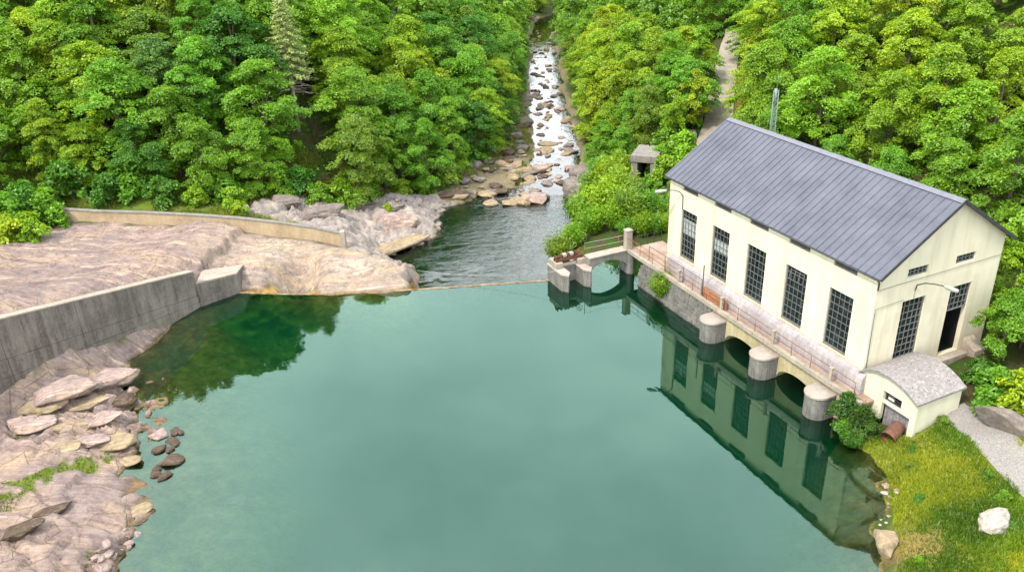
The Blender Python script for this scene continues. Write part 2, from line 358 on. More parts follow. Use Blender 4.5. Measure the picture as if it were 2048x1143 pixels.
# left shore and lakeside rocks
cp(0, (256, 728), (268, 790), (285, 850), (300, 900), (262, 930), (300, 995), (285, 1060), (240, 1143))
cp(-.28, (330, 760), (360, 850), (372, 930), (345, 1000), (330, 1090)); cp(-.5, (430, 900), (430, 1010), (410, 1110)); cp(-.45, (400, 690), (380, 760), (420, 830))
cp(-.4, (330, 700), (420, 632)); cp(-.35, (402, 620), (375, 640)); cp(-.25, (350, 664)); cp(-.6, (440, 660), (430, 720)); cp(-.1, (300, 700)); cp(-1.0, (520, 920), (520, 1050)); cp(-.8, (480, 740)); cp(-1.7, (575, 900), (590, 1020), (580, 1130)); cp(-3.2, (640, 820), (640, 1000), (520, 680), (640, 1143), (600, 625))
cp(-3.6, (850, 640), (850, 800), (850, 1000), (1050, 620), (1050, 800), (1150, 1000), (1250, 720), (1250, 900), (1400, 850), (1020, 1120), (850, 1130), (1500, 1000))
cp(.6, (225, 800), (225, 870), (235, 1010), (200, 1110)); cp(1.1, (150, 830), (150, 905), (150, 1000), (100, 1100)); cp(1.5, (60, 900), (50, 1010), (0, 1100)); cp(1.4, (0, 840), (80, 790), (0, 960))
cp(1.2, (170, 765))
cw((-42, 45, 3), (-42, 35, 3), (-38, 25, 2), (-30, 20, .8), (-20, 22, -.5), (-8, 20, -3), (8, 20, -3), (-60, 20, 4), (-30, 0, 0), (0, 0, -4), (-60, 40, 5))
# upper rock shelf behind the training wall
cw((-35.5, 49.5, 5.2), (-31.5, 57, 3.9), (-28, 64, 2.3), (-36, 60, 4.0), (-42, 58, 4.8), (-50, 60, 5.2), (-45, 50, 6.0), (-33, 66, 3.0), (-38, 70, 2.9), (-46, 70, 3.6), (-55, 70, 5))
cp(2.7, (120, 447)); cp(2.4, (300, 452)); cp(1.9, (470, 463)); cp(1.3, (600, 477)); cp(.8, (680, 496)); cp(.9, (760, 514)); cp(.6, (826, 540))
cp(.03, (490, 580), (560, 585), (640, 587), (720, 584), (800, 578), (826, 573)); cp(.9, (560, 535), (640, 530)); cp(.75, (720, 540)); cp(1.6, (500, 505)); cp(.4, (640, 562), (520, 565))
# ground behind the curved wall, rocks left of the pool
cp(3.6, (160, 412)); cp(3.3, (300, 414)); cp(2.8, (420, 424)); cp(2.0, (520, 430)); cp(1.2, (610, 440)); cp(0.4, (700, 455)); cp(2.6, (420, 405)); cp(1.6, (560, 405)); cp(.6, (660, 405)); cp(-.4, (760, 405))
cp(-.6, (720, 470)); cp(-1.2, (740, 490)); cp(-2.2, (760, 508), (855, 470), (868, 408), (925, 395)); cp(-1.0, (800, 430)); cp(-1.4, (840, 400)); cp(-1.6, (900, 370)); cp(-.6, (720, 425))
cp(-3.2, (850, 520), (900, 440), (880, 500)); cp(-4.0, (950, 480), (1040, 470), (960, 540), (900, 555), (1060, 530)); cp(-3.6, (1000, 420)); cw((-5, 66.5, -3.6), (0, 66.8, -3.8), (-7.3, 66.8, -3.4), (-7.9, 65.6, -2.6), (-7.4, 65.2, -3.4), (-8.2, 67.6, -2.9), (-6.2, 65.4, -3.8))
# pool right bank with the big bush, strip behind the sluice
cw((4.2, 70, -2.4), (4.6, 74, -2.4), (6.2, 80, -2.4), (7.2, 86, -2.4), (6.2, 71.5, -.4), (8.5, 76, -.2), (9.5, 82, -.4), (10, 88, -.6), (11, 74, .6), (13, 80, .8), (15, 72, 1.6), (13, 88, .8), (17, 78, 2.4))
cw((5.2, 67.2, -1.2), (7.5, 68.6, -.3), (10.5, 69.8, -.2), (8.5, 66.5, -1.2), (11, 66.5, -1.3), (13.0, 68.8, .3), (14, 65, -.5))
# gravel bar and river floor
cp(-2.25, (960, 372), (930, 380)); cp(-2.3, (990, 330)); cp(-2.5, (1010, 300), (1030, 270)); cp(-2.7, (1045, 245))
for y in (105, 120, 135, 150, 165, 180, 195, 210, 225, 240, 255, 275):
    cx = np.interp(y, RIV[:, 1], RIV[:, 0]); cw((cx-5, y, float(river_level(y))+.5), (cx+4.8, y, float(river_level(y))+.5))
cw((11, 92, -1.6), (10.5, 98, -2.0))
# powerhouse site
for a in (0, 7, 14, 20): cw((*lb(-1.6, a)[:2], -3.2), (*lb(3, a)[:2], -2.5), (*lb(11, a)[:2], 2.9), (*lb(14, a)[:2], 3.2))
cw((*lb(-2.6, 17)[:2], -2.6), (*lb(2.5, 23)[:2], -.8), (*lb(5, 23.5)[:2], 2.6), (*lb(9, 23)[:2], 3.3))
cw((*lb(-.6, -3)[:2], .75), (*lb(-.6, -1.6)[:2], .35), (*lb(.6, -3)[:2], .9), (*lb(-.5, -4.2)[:2], 1.2), (*lb(1.5, -1.5)[:2], 1.3), (*lb(6.5, -1.2)[:2], 2.62), (*lb(8.5, -1.2)[:2], 2.62), (*lb(11, -2)[:2], 2.7), (*lb(4.5, -2.5)[:2], 2.5), (*lb(3.8, -5.2)[:2], 2.3), (*lb(6, -5)[:2], 2.55), (*lb(.1, -4.6)[:2], 1.65))
# right bank
cp(0, (1690, 868), (1740, 905), (1776, 960), (1770, 1010), (1757, 1060), (1772, 1120)); cp(-.35, (1715, 960), (1715, 1030), (1700, 1090)); cp(-.9, (1680, 930), (1670, 1000), (1640, 1060)); cp(-2, (1620, 930), (1600, 1010)); cp(-3.2, (1500, 900), (1480, 1100))
cp(.7, (1800, 960), (1795, 1050), (1810, 1120)); cp(1.0, (1780, 880)); cp(1.25, (1860, 960), (1870, 1060)); cp(1.7, (1940, 960), (1960, 1050), (1960, 1140)); cp(2.1, (1905, 850), (1960, 900), (2040, 960), (2048, 1040)); cp(2.7, (2010, 850)); cp(3.2, (2048, 830))
cw((21, 20, .5), (26, 20, 2), (35, 20, 3), (35, 30, 3), (34, 38, 3), (20, 0, 0), (40, 0, 4))
CP = np.array(CP); _P = CP[:, :2]/40.
def _phi(r2): return np.where(r2 > 1e-12, r2*np.log(r2+1e-12)*.5, 0)
_n = len(_P); _A = np.zeros((_n+3, _n+3)); _r2 = ((_P[:, None]-_P[None])**2).sum(-1)
_A[:_n, :_n] = _phi(_r2) + 2e-4*np.eye(_n); _A[:_n, _n] = 1; _A[:_n, _n+1:] = _P; _A[_n:, :_n] = _A[:_n, _n:].T
_W = np.linalg.solve(_A, np.concatenate([CP[:, 2], [0, 0, 0]]))
def tps(P):
    Q = P/40.; out = np.zeros(len(Q))
    for i in range(0, len(Q), 8000):
        q = Q[i:i+8000]; out[i:i+8000] = _phi(((q[:, None]-_P[None])**2).sum(-1)) @ _W[:_n] + _W[_n] + q @ _W[_n+1:]
    return out
STEP = np.array([at(478, 462, 2.1)[:2], at(462, 482, 2.1)[:2], at(430, 510, 2.3)[:2], at(395, 540, 2.3)[:2], at(360, 552, 2.6)[:2]])
REG = {'shelf': np.array([at(0, 480, 3.5)[:2], at(120, 447, 2.7)[:2], at(300, 452, 2.4)[:2], at(470, 463, 1.9)[:2], at(600, 477, 1.3)[:2], at(690, 494, .8)[:2], at(840, 535, .5)[:2], at(840, 600, 0)[:2], at(490, 600, 0)[:2], (-25.9, 62.5), (-33, 47.7), (-50, 40), (-60, 60)]),
       'left': np.array([(-26.2, 62.3), (-24.6, 60.6), (-25, 54.5), at(330, 880, 0)[:2], at(380, 1000, 0)[:2], at(330, 1200, 0)[:2], (-60, 20), (-60, 45), (-35, 47), (-33.4, 47.5)]),
       'pool': np.array([at(480, 425, 2)[:2], at(560, 395, 1.6)[:2], at(700, 398, .5)[:2], at(860, 385, -1.2)[:2], at(925, 390, -2)[:2], at(905, 420, -2.8)[:2], at(880, 480, -3)[:2], at(860, 545, -2.5)[:2], (-5.5, 65.5), (-9, 65.2), at(790, 530, .5)[:2], at(700, 500, .5)[:2], at(600, 455, 1.2)[:2]]),
       'bar': np.array([at(890, 405, -2.4)[:2], at(900, 375, -2)[:2], at(960, 310, -2.3)[:2], at(1020, 245, -2.8)[:2], at(1060, 240, -3)[:2], at(1060, 330, -2.9)[:2], at(1080, 390, -2.6)[:2], at(1070, 415, -2.8)[:2]]),
       'rbank': np.array([at(1650, 850, 0)[:2], at(1760, 880, .8)[:2], at(1790, 960, .5)[:2], at(1790, 1143, .4)[:2], at(1560, 1143, -2)[:2], at(1600, 950, -2)[:2]]),
       'grassR': np.array([at(1700, 850, .5)[:2], at(1840, 850, 1.8)[:2], at(1930, 800, 2.4)[:2], at(2100, 830, 3)[:2], at(2200, 1000, 3)[:2], at(2100, 1250, 2)[:2], at(1790, 1250, .6)[:2], at(1785, 960, .5)[:2]])}
def region(P, name, soft=1.2):
    poly = REG[name]; ins = inside(P, poly); d, _, _ = line_dist(P, np.vstack([poly, poly[:1]])); sd = np.where(ins, d, -d)
    return sstep(sd + fbm(P[:, 0]*.6, P[:, 1]*.6, 5, 3)*soft*.8, -soft*.5, soft*.5)
def height(P, full=False, detail=True):
    P = np.asarray(P, float).reshape(-1, 2); x, y = P[:, 0], P[:, 1]
    ins = inside(P, FLOOR); best = np.full(len(P), 1e9); near = P.copy()
    for i in range(len(FLOOR)):
        d, t, q = seg_dist(P, FLOOR[i], FLOOR[(i+1) % len(FLOOR)]); k = (d < best) & ~ins; best[k] = d[k]; near[k] = q[k]
    out = np.where(ins, 0, best)
    z = tps(np.where(ins[:, None], P, near))
    rd, rt, _ = line_dist(P, RIV); rd = rd + fbm(x*.16, y*.13, 15, 3)*1.7*sstep(y, 98, 104); lev = river_level(y)
    hill = np.where(x < np.interp(y, RIV[:, 1], RIV[:, 0], left=0), .70, .60)
    hill = hill*(1 - .62*sstep(y, 262, 300))
    zz = np.where(out < 5, out*out/10*.9, out - 2.75) ; zz = hill*np.minimum(zz, 95) + np.where(out > 97, 0, 0)
    z = z + zz + fbm(x*.09, y*.09, 3, 4)*1.6*sstep(out, 1, 12)
    # river channel
    ch = sstep(rd, 2.3, 4.2); far = (y > 96) & ins
    z = np.where(far, np.maximum(z, lev + .05), z); wob = fbm(x*.5, y*.5, 11, 3)*.5
    z = np.where(y > 89, (lev - .30 + wob*.95)*(1-ch) + z*ch, z)
    # road bench
    d, t, side = line_dist(P, ROADL); rz = np.interp(t, np.arange(len(ROADZ)), ROADZ); k = 1 - sstep(d, 2.1, 5.0); z = z*(1-k) + rz*k
    m = {}
    if full or detail:
        m = {n: region(P, n) for n in ('shelf', 'left', 'pool', 'bar', 'rbank', 'grassR')}
        # broken step across the shelf
        ds, ts, ss = line_dist(P, STEP); sd = np.where(ss < 0, ds, -ds) + fbm(x*1.3, y*1.3, 21, 4)*.7
        z = z + m['shelf']*sstep(sd, -.18, .18)*.75*np.exp(-np.maximum(ds-3.5, 0)/2.5)*(ds < 14)
        su = fbm(x*.25 + y*.1, y*.9 - x*.15, 31, 4); z = z + m['shelf']*(su*.20 + (np.abs(fbm(x*.55, y*1.5, 33, 4))*.16))*sstep(z, .15, .9)
        def groove(u, v, sd_, wd): return np.exp(-(fbm(u, v, sd_, 4)/wd)**2)
        z = z - m['shelf']*(groove(x*.10+y*.05, y*.42-x*.05, 35, .035)*.22 + groove(x*.45, y*.5, 37, .03)*.14 + groove(x*.22, y*1.6, 38, .06)*.07)*sstep(z, .2, .8)
        # layered ledges of the lakeside rocks
        q = fbm(x*.16, y*.16, 41, 4); w = x*.22 + y*.42 + q*2.6 + fbm(x*.9, y*.9, 44, 3)*.22; fr = w - np.floor(w); ledge = fr*1.05 - 1.05*sstep(fr, .90, .985)
        w2 = x*.75 - y*.45 + fbm(x*.3, y*.3, 45, 4)*3.2; f2 = w2 - np.floor(w2); l2 = f2 - sstep(f2, .88, .98)
        big = sstep(fbm(x*.11+3, y*.11, 46, 2), -.15, .2)      # broad smooth slabs against broken ground
        rough = 1 - .85*sstep(-(y-43.5 + (x+30)*.22 + q*2), -1., 1.5)
        dw, _, _ = line_dist(P, np.array([(-26.1, 62.5), (-33.2, 47.5), (-42.5, 28.)])); nw = .15+.85*sstep(dw, .4, 3.2)
        z = z + nw*m['left']*((ledge*.72 - .34)*(.45+.55*rough) + l2*.30*rough - .12 + fbm(x*.5, y*.8, 43, 4)*.24*rough + np.abs(fbm(x*1.3, y*1.9, 47, 4))*.20*rough - groove(x*.22, y*.30, 48, .05)*.34 - groove(x*.6, y*.8, 49, .05)*.20*rough)*sstep(z, -1.6, .3)
        w = y*.5 - x*.12 + fbm(x*.25, y*.3, 51, 4)*1.6 + z*.3; fr = w - np.floor(w); ledge = sstep(fr, 0, .75) - sstep(fr, .85, 1.)
        z = z + m['pool']*(ledge*.85 - .35 + fbm(x*.8, y*.9, 53, 4)*.35 - groove(x*.35, y*.5, 54, .05)*.4 - groove(x*.9, y*1.1, 55, .05)*.22)*sstep(z, -3.6, -2.2)
        z = z + m['bar']*(np.abs(fbm(x*1.2, y*1.2, 61, 3))*.55 - .12)
        z = z + (1-np.clip(m['shelf']+m['left']+m['pool'], 0, 1))*fbm(x*.8, y*.8, 71, 3)*.10*sstep(d, 1.8, 3) + m['rbank']*fbm(x*.9, y*.9, 73, 4)*.32
    if full:
        m['bar'] = np.maximum(m['bar'], (1-sstep(rd + fbm(x*.3, y*.3, 63, 3)*2.2, 3.6, 4.8))*(y > 92)*(y < 260)*.85)
        m['road'] = 1 - sstep(d, 1.6, 2.4); m['earth'] = (1-sstep(d, 2.9, 3.9))*(side < 0)*(y > 85)*sstep(d, 1.6, 2.4); m['out'] = out
        return z, m
    return z
def H1(x, y): return float(height(np.array([[x, y]]))[0])
def hit(px, py):
    d = ray(px, py); t = np.linspace(25, 330, 1500); Q = np.array([0, 0, CH]) + t[:, None]*d; h = height(Q[:, :2], detail=False); k = np.argmax(Q[:, 2] < h); return np.array([Q[k, 0], Q[k, 1], h[k]])

gx = np.concatenate([np.arange(-230, -62, 6), np.arange(-62, -50, .5), np.arange(-50, -8, .17), np.arange(-8, 44, .36), np.arange(44, 72, 1.2), np.arange(72, 240, 6)])
gy = np.concatenate([np.arange(-70, 20, 4), np.arange(20, 29, .4), np.arange(29, 79, .17), np.arange(79, 104, .33), np.arange(104, 150, .8), np.arange(150, 400, 3.5)])
GX, GY = np.meshgrid(gx, gy); GP = np.stack([GX.ravel(), GY.ravel()], 1)
GZ, GM = height(GP, full=True)
nx, ny = len(gx), len(gy); idx = np.arange(nx*ny).reshape(ny, nx)
GF = np.stack([idx[:-1, :-1], idx[:-1, 1:], idx[1:, 1:], idx[1:, :-1]], -1).reshape(-1, 4)
rockm = np.clip(GM['shelf'] + GM['left'] + GM['pool'], 0, 1)
grassm = np.clip(GM['grassR'] + sstep(fbm(GP[:, 0]*.15, GP[:, 1]*.15, 81, 3), -.3, .3)*(GM['out'] < 9)*(GP[:, 1] > 76)*(GP[:, 0] < 5), 0, 1)*(1-rockm)
# grass growing in the joints of the lakeside rocks
gl = np.array([at(0, 985, 1.6)[:2], at(60, 955, 1.5)[:2], at(140, 925, 1.2)[:2], at(200, 912, .9)[:2]]); dl, _, _ = line_dist(GP, gl)
lg = (1-sstep(dl + fbm(GP[:, 0]*1.2, GP[:, 1]*1.2, 83, 3)*1.1, .2, .8)); grassm = np.maximum(grassm, lg); rockm = rockm*(1-lg)
tint = sstep(GP[:, 0] + fbm(GP[:, 0]*.2, GP[:, 1]*.2, 91, 3)*5, -30, -20)*GM['shelf']

def groundmat():
    m, nt, b = newmat('ground', .95, .15)
    v = coords(nt); sz = nd(nt, 'ShaderNodeSeparateXYZ', {'Vector': v}).outputs[2]
    rA, hA = rock_nodes(nt, ROCK, .12, 1.); rB, hB = rock_nodes(nt, [(.25, .19, .15), (.37, .28, .20), (.43, .33, .23), (.47, .38, .28), (.31, .25, .23), (.54, .44, .35)], -.7, 1.)
    rock = mixc(nt, attr(nt, 'tint'), rA, rB)
    rock = mixc(nt, attr(nt, 'dark'), rock, ramp(nt, noise(nt, v, .7, 7, .7), [(.3, (.17, .145, .14)), (.5, (.31, .26, .24)), (.66, (.46, .38, .32))]))
    n = noise(nt, v, .5, 6, .65); n2 = noise(nt, v, 6, 5, .7)
    soil = ramp(nt, n2, [(.3, (.035, .028, .016)), (.55, (.075, .06, .03)), (.75, (.12, .10, .055))])
    soil = mixc(nt, ramp(nt, n, [(.42, (0, 0, 0)), (.58, (1, 1, 1))]), soil, (.045, .085, .012))
    grass = ramp(nt, noise(nt, v, .33, 5, .6), [(.32, (.06, .13, .012)), (.5, (.14, .19, .016)), (.62, (.24, .25, .03)), (.74, (.28, .23, .08))])
    grass = mixc(nt, .45, grass, ramp(nt, n2, [(.3, (.04, .08, .01)), (.7, (.22, .26, .05))]))
    earth = ramp(nt, n2, [(.3, (.22, .10, .05)), (.7, (.42, .23, .13))])
    gravel = ramp(nt, noise(nt, v, 9, 4, .8), [(.3, (.09, .075, .045)), (.55, (.22, .175, .11)), (.75, (.38, .31, .22))])
    c = mixc(nt, attr(nt, 'grass'), soil, grass); c = mixc(nt, attr(nt, 'rock'), c, rock); c = mixc(nt, attr(nt, 'bar'), c, gravel); c = mixc(nt, attr(nt, 'earth'), c, earth)
    li = noise(nt, v, 1.9, 8, .8); rk = attr(nt, 'rock'); c = mixc(nt, mul(nt, rk, mul(nt, ramp(nt, li, [(.55, (0, 0, 0)), (.63, (1, 1, 1))]), .6)), c, (.10, .09, .085))
    tide = mul(nt, ramp(nt, mul(nt, sz, mul(nt, n, .5), 'ADD'), [(.30, (1, 1, 1)), (.52, (0, 0, 0))]), rk); c = mixc(nt, mul(nt, mul(nt, tide, attr(nt, 'lake')), .75), c, mixc(nt, 1, c, (.30, .25, .18), 'MULTIPLY'))
    # submerged ground: algae-brown stones in the shallows, pale green silt on the deep floor
    shal = ramp(nt, noise(nt, v, 1.1, 7, .7), [(.32, (.10, .058, .012)), (.5, (.30, .19, .045)), (.68, (.48, .34, .12))])
    silt = ramp(nt, noise(nt, v, .08, 4, .6), [(.3, (.12, .17, .11)), (.7, (.17, .21, .14))])
    bed = mixc(nt, ramp(nt, mul(nt, sz, -.25), [(.35, (0, 0, 0)), (.72, (1, 1, 1))]), shal, silt)
    lake = attr(nt, 'lake'); wet = ramp(nt, mul(nt, mul(nt, sz, -1.), mul(nt, n2, .35), 'ADD'), [(.06, (0, 0, 0)), (.34, (1, 1, 1))])
    c = mixc(nt, mul(nt, lake, wet), c, bed)
    c = mixc(nt, attr(nt, 'riverbed'), c, ramp(nt, n2, [(.35, (.035, .028, .014)), (.65, (.13, .10, .05))]))
    h = mixc(nt, attr(nt, 'rock'), n2, mixc(nt, attr(nt, 'tint'), hA, hB))
    set_col(nt, b, c, bump(nt, h, .9, .2)); return m
lakeA = ((GP[:, 1] < 66) | ((GP[:, 1] < 69.5) & (GP[:, 0] > 4))).astype(float)
poolA = (GP[:, 1] >= 65) & (GP[:, 1] < 300) & (GP[:, 0] > -20) & (GP[:, 0] < 40); lev = np.where(lakeA > 0, 0, river_level(GP[:, 1]))
riverbed = (1-lakeA)*poolA*sstep(lev - GZ, -.05, .12)
me = npmesh('ground', np.column_stack([GP, GZ]), GF, True, dict(rock=rockm, grass=grassm, bar=GM['bar'], earth=np.maximum(GM['earth'], .6*(1-sstep(np.hypot(*(GP-at(1838, 1085, .9)[:2]).T)+fbm(GP[:, 0], GP[:, 1], 3, 3)*1.2, .7, 2.0))), lake=lakeA, tint=tint, dark=np.clip(GM['pool'], 0, 1), riverbed=riverbed))
tag(link('ground', me, groundmat()), kind='structure')
#PART2
# ------------------------------------------------------------------ water bodies
def slabwater(name, poly, top, bottom, mat):
    mb = MB(); mb.prism(poly, bottom, top); o = mb.build(name, mat, own=False); return tag(o, kind='structure')
WEIR = np.array([at(478, 586, 0)[:2], at(560, 589, 0)[:2], at(640, 589.5, 0)[:2], at(720, 587, 0)[:2], at(800, 582, 0)[:2], at(880, 577, 0)[:2], at(960, 571, 0)[:2], at(1040, 566, 0)[:2], at(1106, 561, 0)[:2]])
wp = [tuple(p) for p in WEIR[::-1]]
lake_poly = [(-70, -60), (70, -60), (70, 20), (40, 30), tuple(lb(3, -6)[:2]), tuple(lb(3, 5)[:2]), tuple(lb(4, 22)[:2]), tuple(lb(3.5, 28)[:2]), tuple(lb(-1, 29)[:2]), tuple(lb(-4.8, 28)[:2]), tuple(lb(-6.5, 27.0)[:2])] + wp + [(-27.5, 64.5), (-36, 50), (-70, 40)]
slabwater('lake_water', lake_poly, 0, -7, M['lake'])
off = [(p[0], p[1]+.25) for p in WEIR]
slabwater('pool_water', [(-21, 67)] + off[1:] + [(4.6, 68), (9, 72), (14, 93), (-21, 93)], -2.5, -8, M['pool'])
ys = np.concatenate([np.arange(93, 250, 1.5), np.arange(250, 301, 5)]); V = []
for y in ys:
    cx = np.interp(y, RIV[:, 1], RIV[:, 0]); w = 14 if y < 108 else 7.
    V += [(cx-w, y, float(river_level(y))), (cx, y, float(river_level(y))), (cx+7, y, float(river_level(y)))]
idx = np.arange(len(V)).reshape(-1, 3); Fq = np.stack([idx[:-1, :-1], idx[:-1, 1:], idx[1:, 1:], idx[1:, :-1]], -1).reshape(-1, 4)
tag(link('river_water', npmesh('river_water', V, Fq, True), M['river']), kind='structure')

# ------------------------------------------------------------------ powerhouse
L_, D_, RB, RZ, EZ = 20.9, 10.35, 5.55, 10.1, 6.33
SLOPE = (RZ-EZ)/(RB+.25)
ph = frame_root('powerhouse', 0, 0, 3.5)
tag(ph, 'cream plastered powerhouse with grey sheet metal gable roof beside the lake', 'building')
def panel(mb, us, vs, holes, P, t):
    us = sorted(set(us + [h[0] for h in holes] + [h[1] for h in holes])); vs = sorted(set(vs + [h[2] for h in holes] + [h[3] for h in holes]))
    for i in range(len(us)-1):
        for j in range(len(vs)-1):
            uc, vc = (us[i]+us[i+1])/2, (vs[j]+vs[j+1])/2
            if any(h[0] < uc < h[1] and h[2] < vc < h[3] for h in holes): continue
            mb.face([P(us[i], 0, vs[j]), P(us[i+1], 0, vs[j]), P(us[i+1], 0, vs[j+1]), P(us[i], 0, vs[j+1])])
    for u0, u1, v0, v1 in holes:
        for a, b in (((u0, v0), (u1, v0)), ((u1, v0), (u1, v1)), ((u1, v1), (u0, v1)), ((u0, v1), (u0, v0))):
            mb.face([P(a[0], 0, a[1]), P(b[0], 0, b[1]), P(b[0], t, b[1]), P(a[0], t, a[1])])
WA = [2.5 + 3.936*k for k in range(5)]
fac = [(a-.98, a+.98, .25, 4.22) for a in WA]; vent = [(a-.95, a+.95, 5.72, 6.2) for a in WA]
gw = (3.32-.955, 3.32+.955, .02, 4.15); door = (7.29-.9, 7.29+.9, -.74, 4.15); sm = [(c-.82, c+.82, 5.71, 6.27) for c in (3.18, 7.13)]
def build_wall():
    import bmesh
    mb = MB()
    panel(mb, [0, L_], [-2.4, 6.43], fac + vent, lambda u, d, v: (d, u, v), .32)
    panel(mb, [0, D_], [-2.4, 6.43], [gw, door] + sm, lambda u, d, v: (u, d, v), .32)
    gab = [(0, 6.43), (D_, 6.43), (D_, 6.43+.45), (RB, RZ-.06)]
    mb.face([(b, 0, z) for b, z in gab]); mb.face([(b, L_, z) for b, z in reversed(gab)])
    mb.face([(0, L_, -2.4), (D_, L_, -2.4), (D_, L_, 6.43), (0, L_, 6.43)]); mb.face([(D_, 0, -2.4), (D_, L_, -2.4), (D_, L_, 6.88), (D_, 0, 6.88)])
    mb.face([(.3, .3, -.8), (D_, .3, -.8), (D_, L_, -.8), (.3, L_, -.8)])
    return mb.build('wall', M['plaster'], ph)
build_wall()
def sloped(mb, b0, z0, b1, z1, a0, a1, t, lift=0):
    """slab between two eave/ridge lines, thickness t below"""
    n = Vector((-(z1-z0), 0, b1-b0)).normalized()
    if n.z < 0: n = -n
    o = n*lift; T = [Vector((b0, a0, z0))+o, Vector((b1, a0, z1))+o, Vector((b1, a1, z1))+o, Vector((b0, a1, z0))+o]; B = [p - n*t for p in T]
    k = len(mb.v); mb.v += [tuple(p) for p in B + T]; mb.f += [tuple(k+i for i in q) for q in ((3,2,1,0),(4,5,6,7),(0,1,5,4),(1,2,6,5),(2,3,7,6),(3,0,4,7))]; mb.sm += [False]*6
mb = MB(); A0, A1 = -.35, 21.25; RZR = RZ-SLOPE*(10.85-RB)
sloped(mb, -.25, EZ, RB, RZ, A0, A1, .09); sloped(mb, RB, RZ, 10.85, RZR, A0, A1, .09)
ns = 38
for i in range(1, ns):
    a = A0 + (A1-A0)*i/ns
    sloped(mb, -.25, EZ, RB-.2, RZ-.2*SLOPE, a-.014, a+.014, .05, .045); sloped(mb, RB+.2, RZ-.2*SLOPE, 10.85, RZR, a-.022, a+.022, .05, .045)
rf = mb.build('roof', M['roof'], ph)
mb = MB(); sloped(mb, RB-.27, RZ-.27*SLOPE, RB, RZ, A0-.02, A1+.02, .03, .07); sloped(mb, RB, RZ, RB+.27, RZ-.27*SLOPE, A0-.02, A1+.02, .03, .07)
mb.build('ridge_cap', M['ridge'], rf)
mb = MB(); sloped(mb, -.27, EZ, RB, RZ, A0-.06, A0-.005, .2, .05); sloped(mb, RB, RZ, 10.87, RZR, A0-.06, A0-.005, .2, .05); mb.build('verge_trim', M['roof_edge'], rf)
mb = MB(); sloped(mb, -.27, EZ, RB, RZ, A1+.005, A1+.06, .16, .05); mb.build('verge_trim', M['ridge'], rf)
mb = MB(); mb.tube([(-.3, A0, EZ-.06), (-.3, A1, EZ-.06)], .045, 8); mb.build('gutter', M['roof_edge'], rf)
# plinth: rounded concrete batter under the lake front
prof = [(-.002, .06), (-.16, .04), (-.30, -.06), (-.40, -.25), (-.46, -.55), (-.50, -1.32), (-.002, -1.32)]
aa = np.linspace(-.45, 20.2, 40)
mb = MB(); mb.sweep(aa, lambda i: [(b - .012*math.sin(i*1.7), aa[i], z) for b, z in prof], smooth=False); mb.build('plinth', M['plinth'], ph)
def window_meshes(w, h, nu, nv, bar=.032):
    fr = MB(); t = .075
    for x0, x1, z0, z1 in ((-w/2, w/2, 0, t), (-w/2, w/2, h-t, h), (-w/2, -w/2+t, t, h-t), (w/2-t, w/2, t, h-t)): fr.box(x0, x1, .10, .22, z0, z1)
    mu = MB()
    for i in range(1, nu): x = -w/2 + w*i/nu; mu.box(x-bar/2, x+bar/2, .12, .17, t, h-t)
    for j in range(1, nv): z = h*j/nv; mu.box(-w/2+t, w/2-t, .115, .165, z-bar/2, z+bar/2)
    pn = MB(); pn.box(-w/2+.01, w/2-.01, .19, .21, .01, h-.01)
    return fr, mu, pn
def window(w, h, nu, nv, loc, rz, label=None, bar=.032):
    fr, mu, pn = window_meshes(w, h, nu, nv, bar)
    o = fr.build('window', M['frame'], ph); o.location = loc; o.rotation_euler.z = rz
    if label: o['label'] = label
    mu.build('glazing_bars', M['muntin'], o); pn.build('pane', M['pane'], o); return o
R90 = -math.pi/2
w0 = window(1.96, 3.97, 5, 8, (0, WA[0], .25), R90, bar=.022)
mb = MB(); mb.box(-1.04, 1.04, -.05, .12, -.09, 0); mb.build('sill', M['plaster_shed'], w0)
wins = [w0]
for a in WA[1:]:
    o = w0.copy(); COL.objects.link(o); o.location = (0, a, .25); wins.append(o)
    for ch in list(w0.children):
        c = ch.copy(); COL.objects.link(c); c.parent = o
for k, z0, z1 in ((4, 2.0, 3.2), (3, 2.05, 2.9)):
    mb = MB(); mb.box(-.86, .86, .175, .188, z0, z1); mb.build('blind', M['blind'], wins[k]); wins[k]['label'] = 'tall window with a pale blind behind the bars'
mb = MB()
for x in (-.62, -.2, .2, .62): mb.tube([(x, .02, 3.05), (x, .14, 3.75)], .02, 5)
mb.tube([(-.62, .02, 3.05), (.62, .02, 3.05)], .02, 5); mb.tube([(-.62, .13, 3.7), (.62, .13, 3.7)], .02, 5)
mb.build('open_vent_sash', M['muntin'], wins[1])
wins[1]['label'] = 'tall window with a tilted open sash near its top'
window(1.91, 4.1, 5, 9, (3.32, 0, .03), 0, 'tall barred window of the gable end')
tr = window(1.8, 1.75, 5, 4, (7.29, 0, 2.4), 0, 'fanlight over the open doorway')
for k, c in enumerate((3.18, 7.13)): window(1.64, .56, 5, 2, (c, 0, 5.71), 0, bar=.05)
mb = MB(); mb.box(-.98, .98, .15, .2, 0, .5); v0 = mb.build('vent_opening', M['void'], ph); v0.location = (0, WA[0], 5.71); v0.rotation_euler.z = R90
mb = MB()
for i in range(6): mb.box(-.95, .95, .08, .14, .05+i*.075, .072+i*.075)
lv = mb.build('louvre', M['frame'], v0)
for a in WA[1:]:
    o = v0.copy(); COL.objects.link(o); o.location = (0, a, 5.71); c = lv.copy(); COL.objects.link(c); c.parent = o
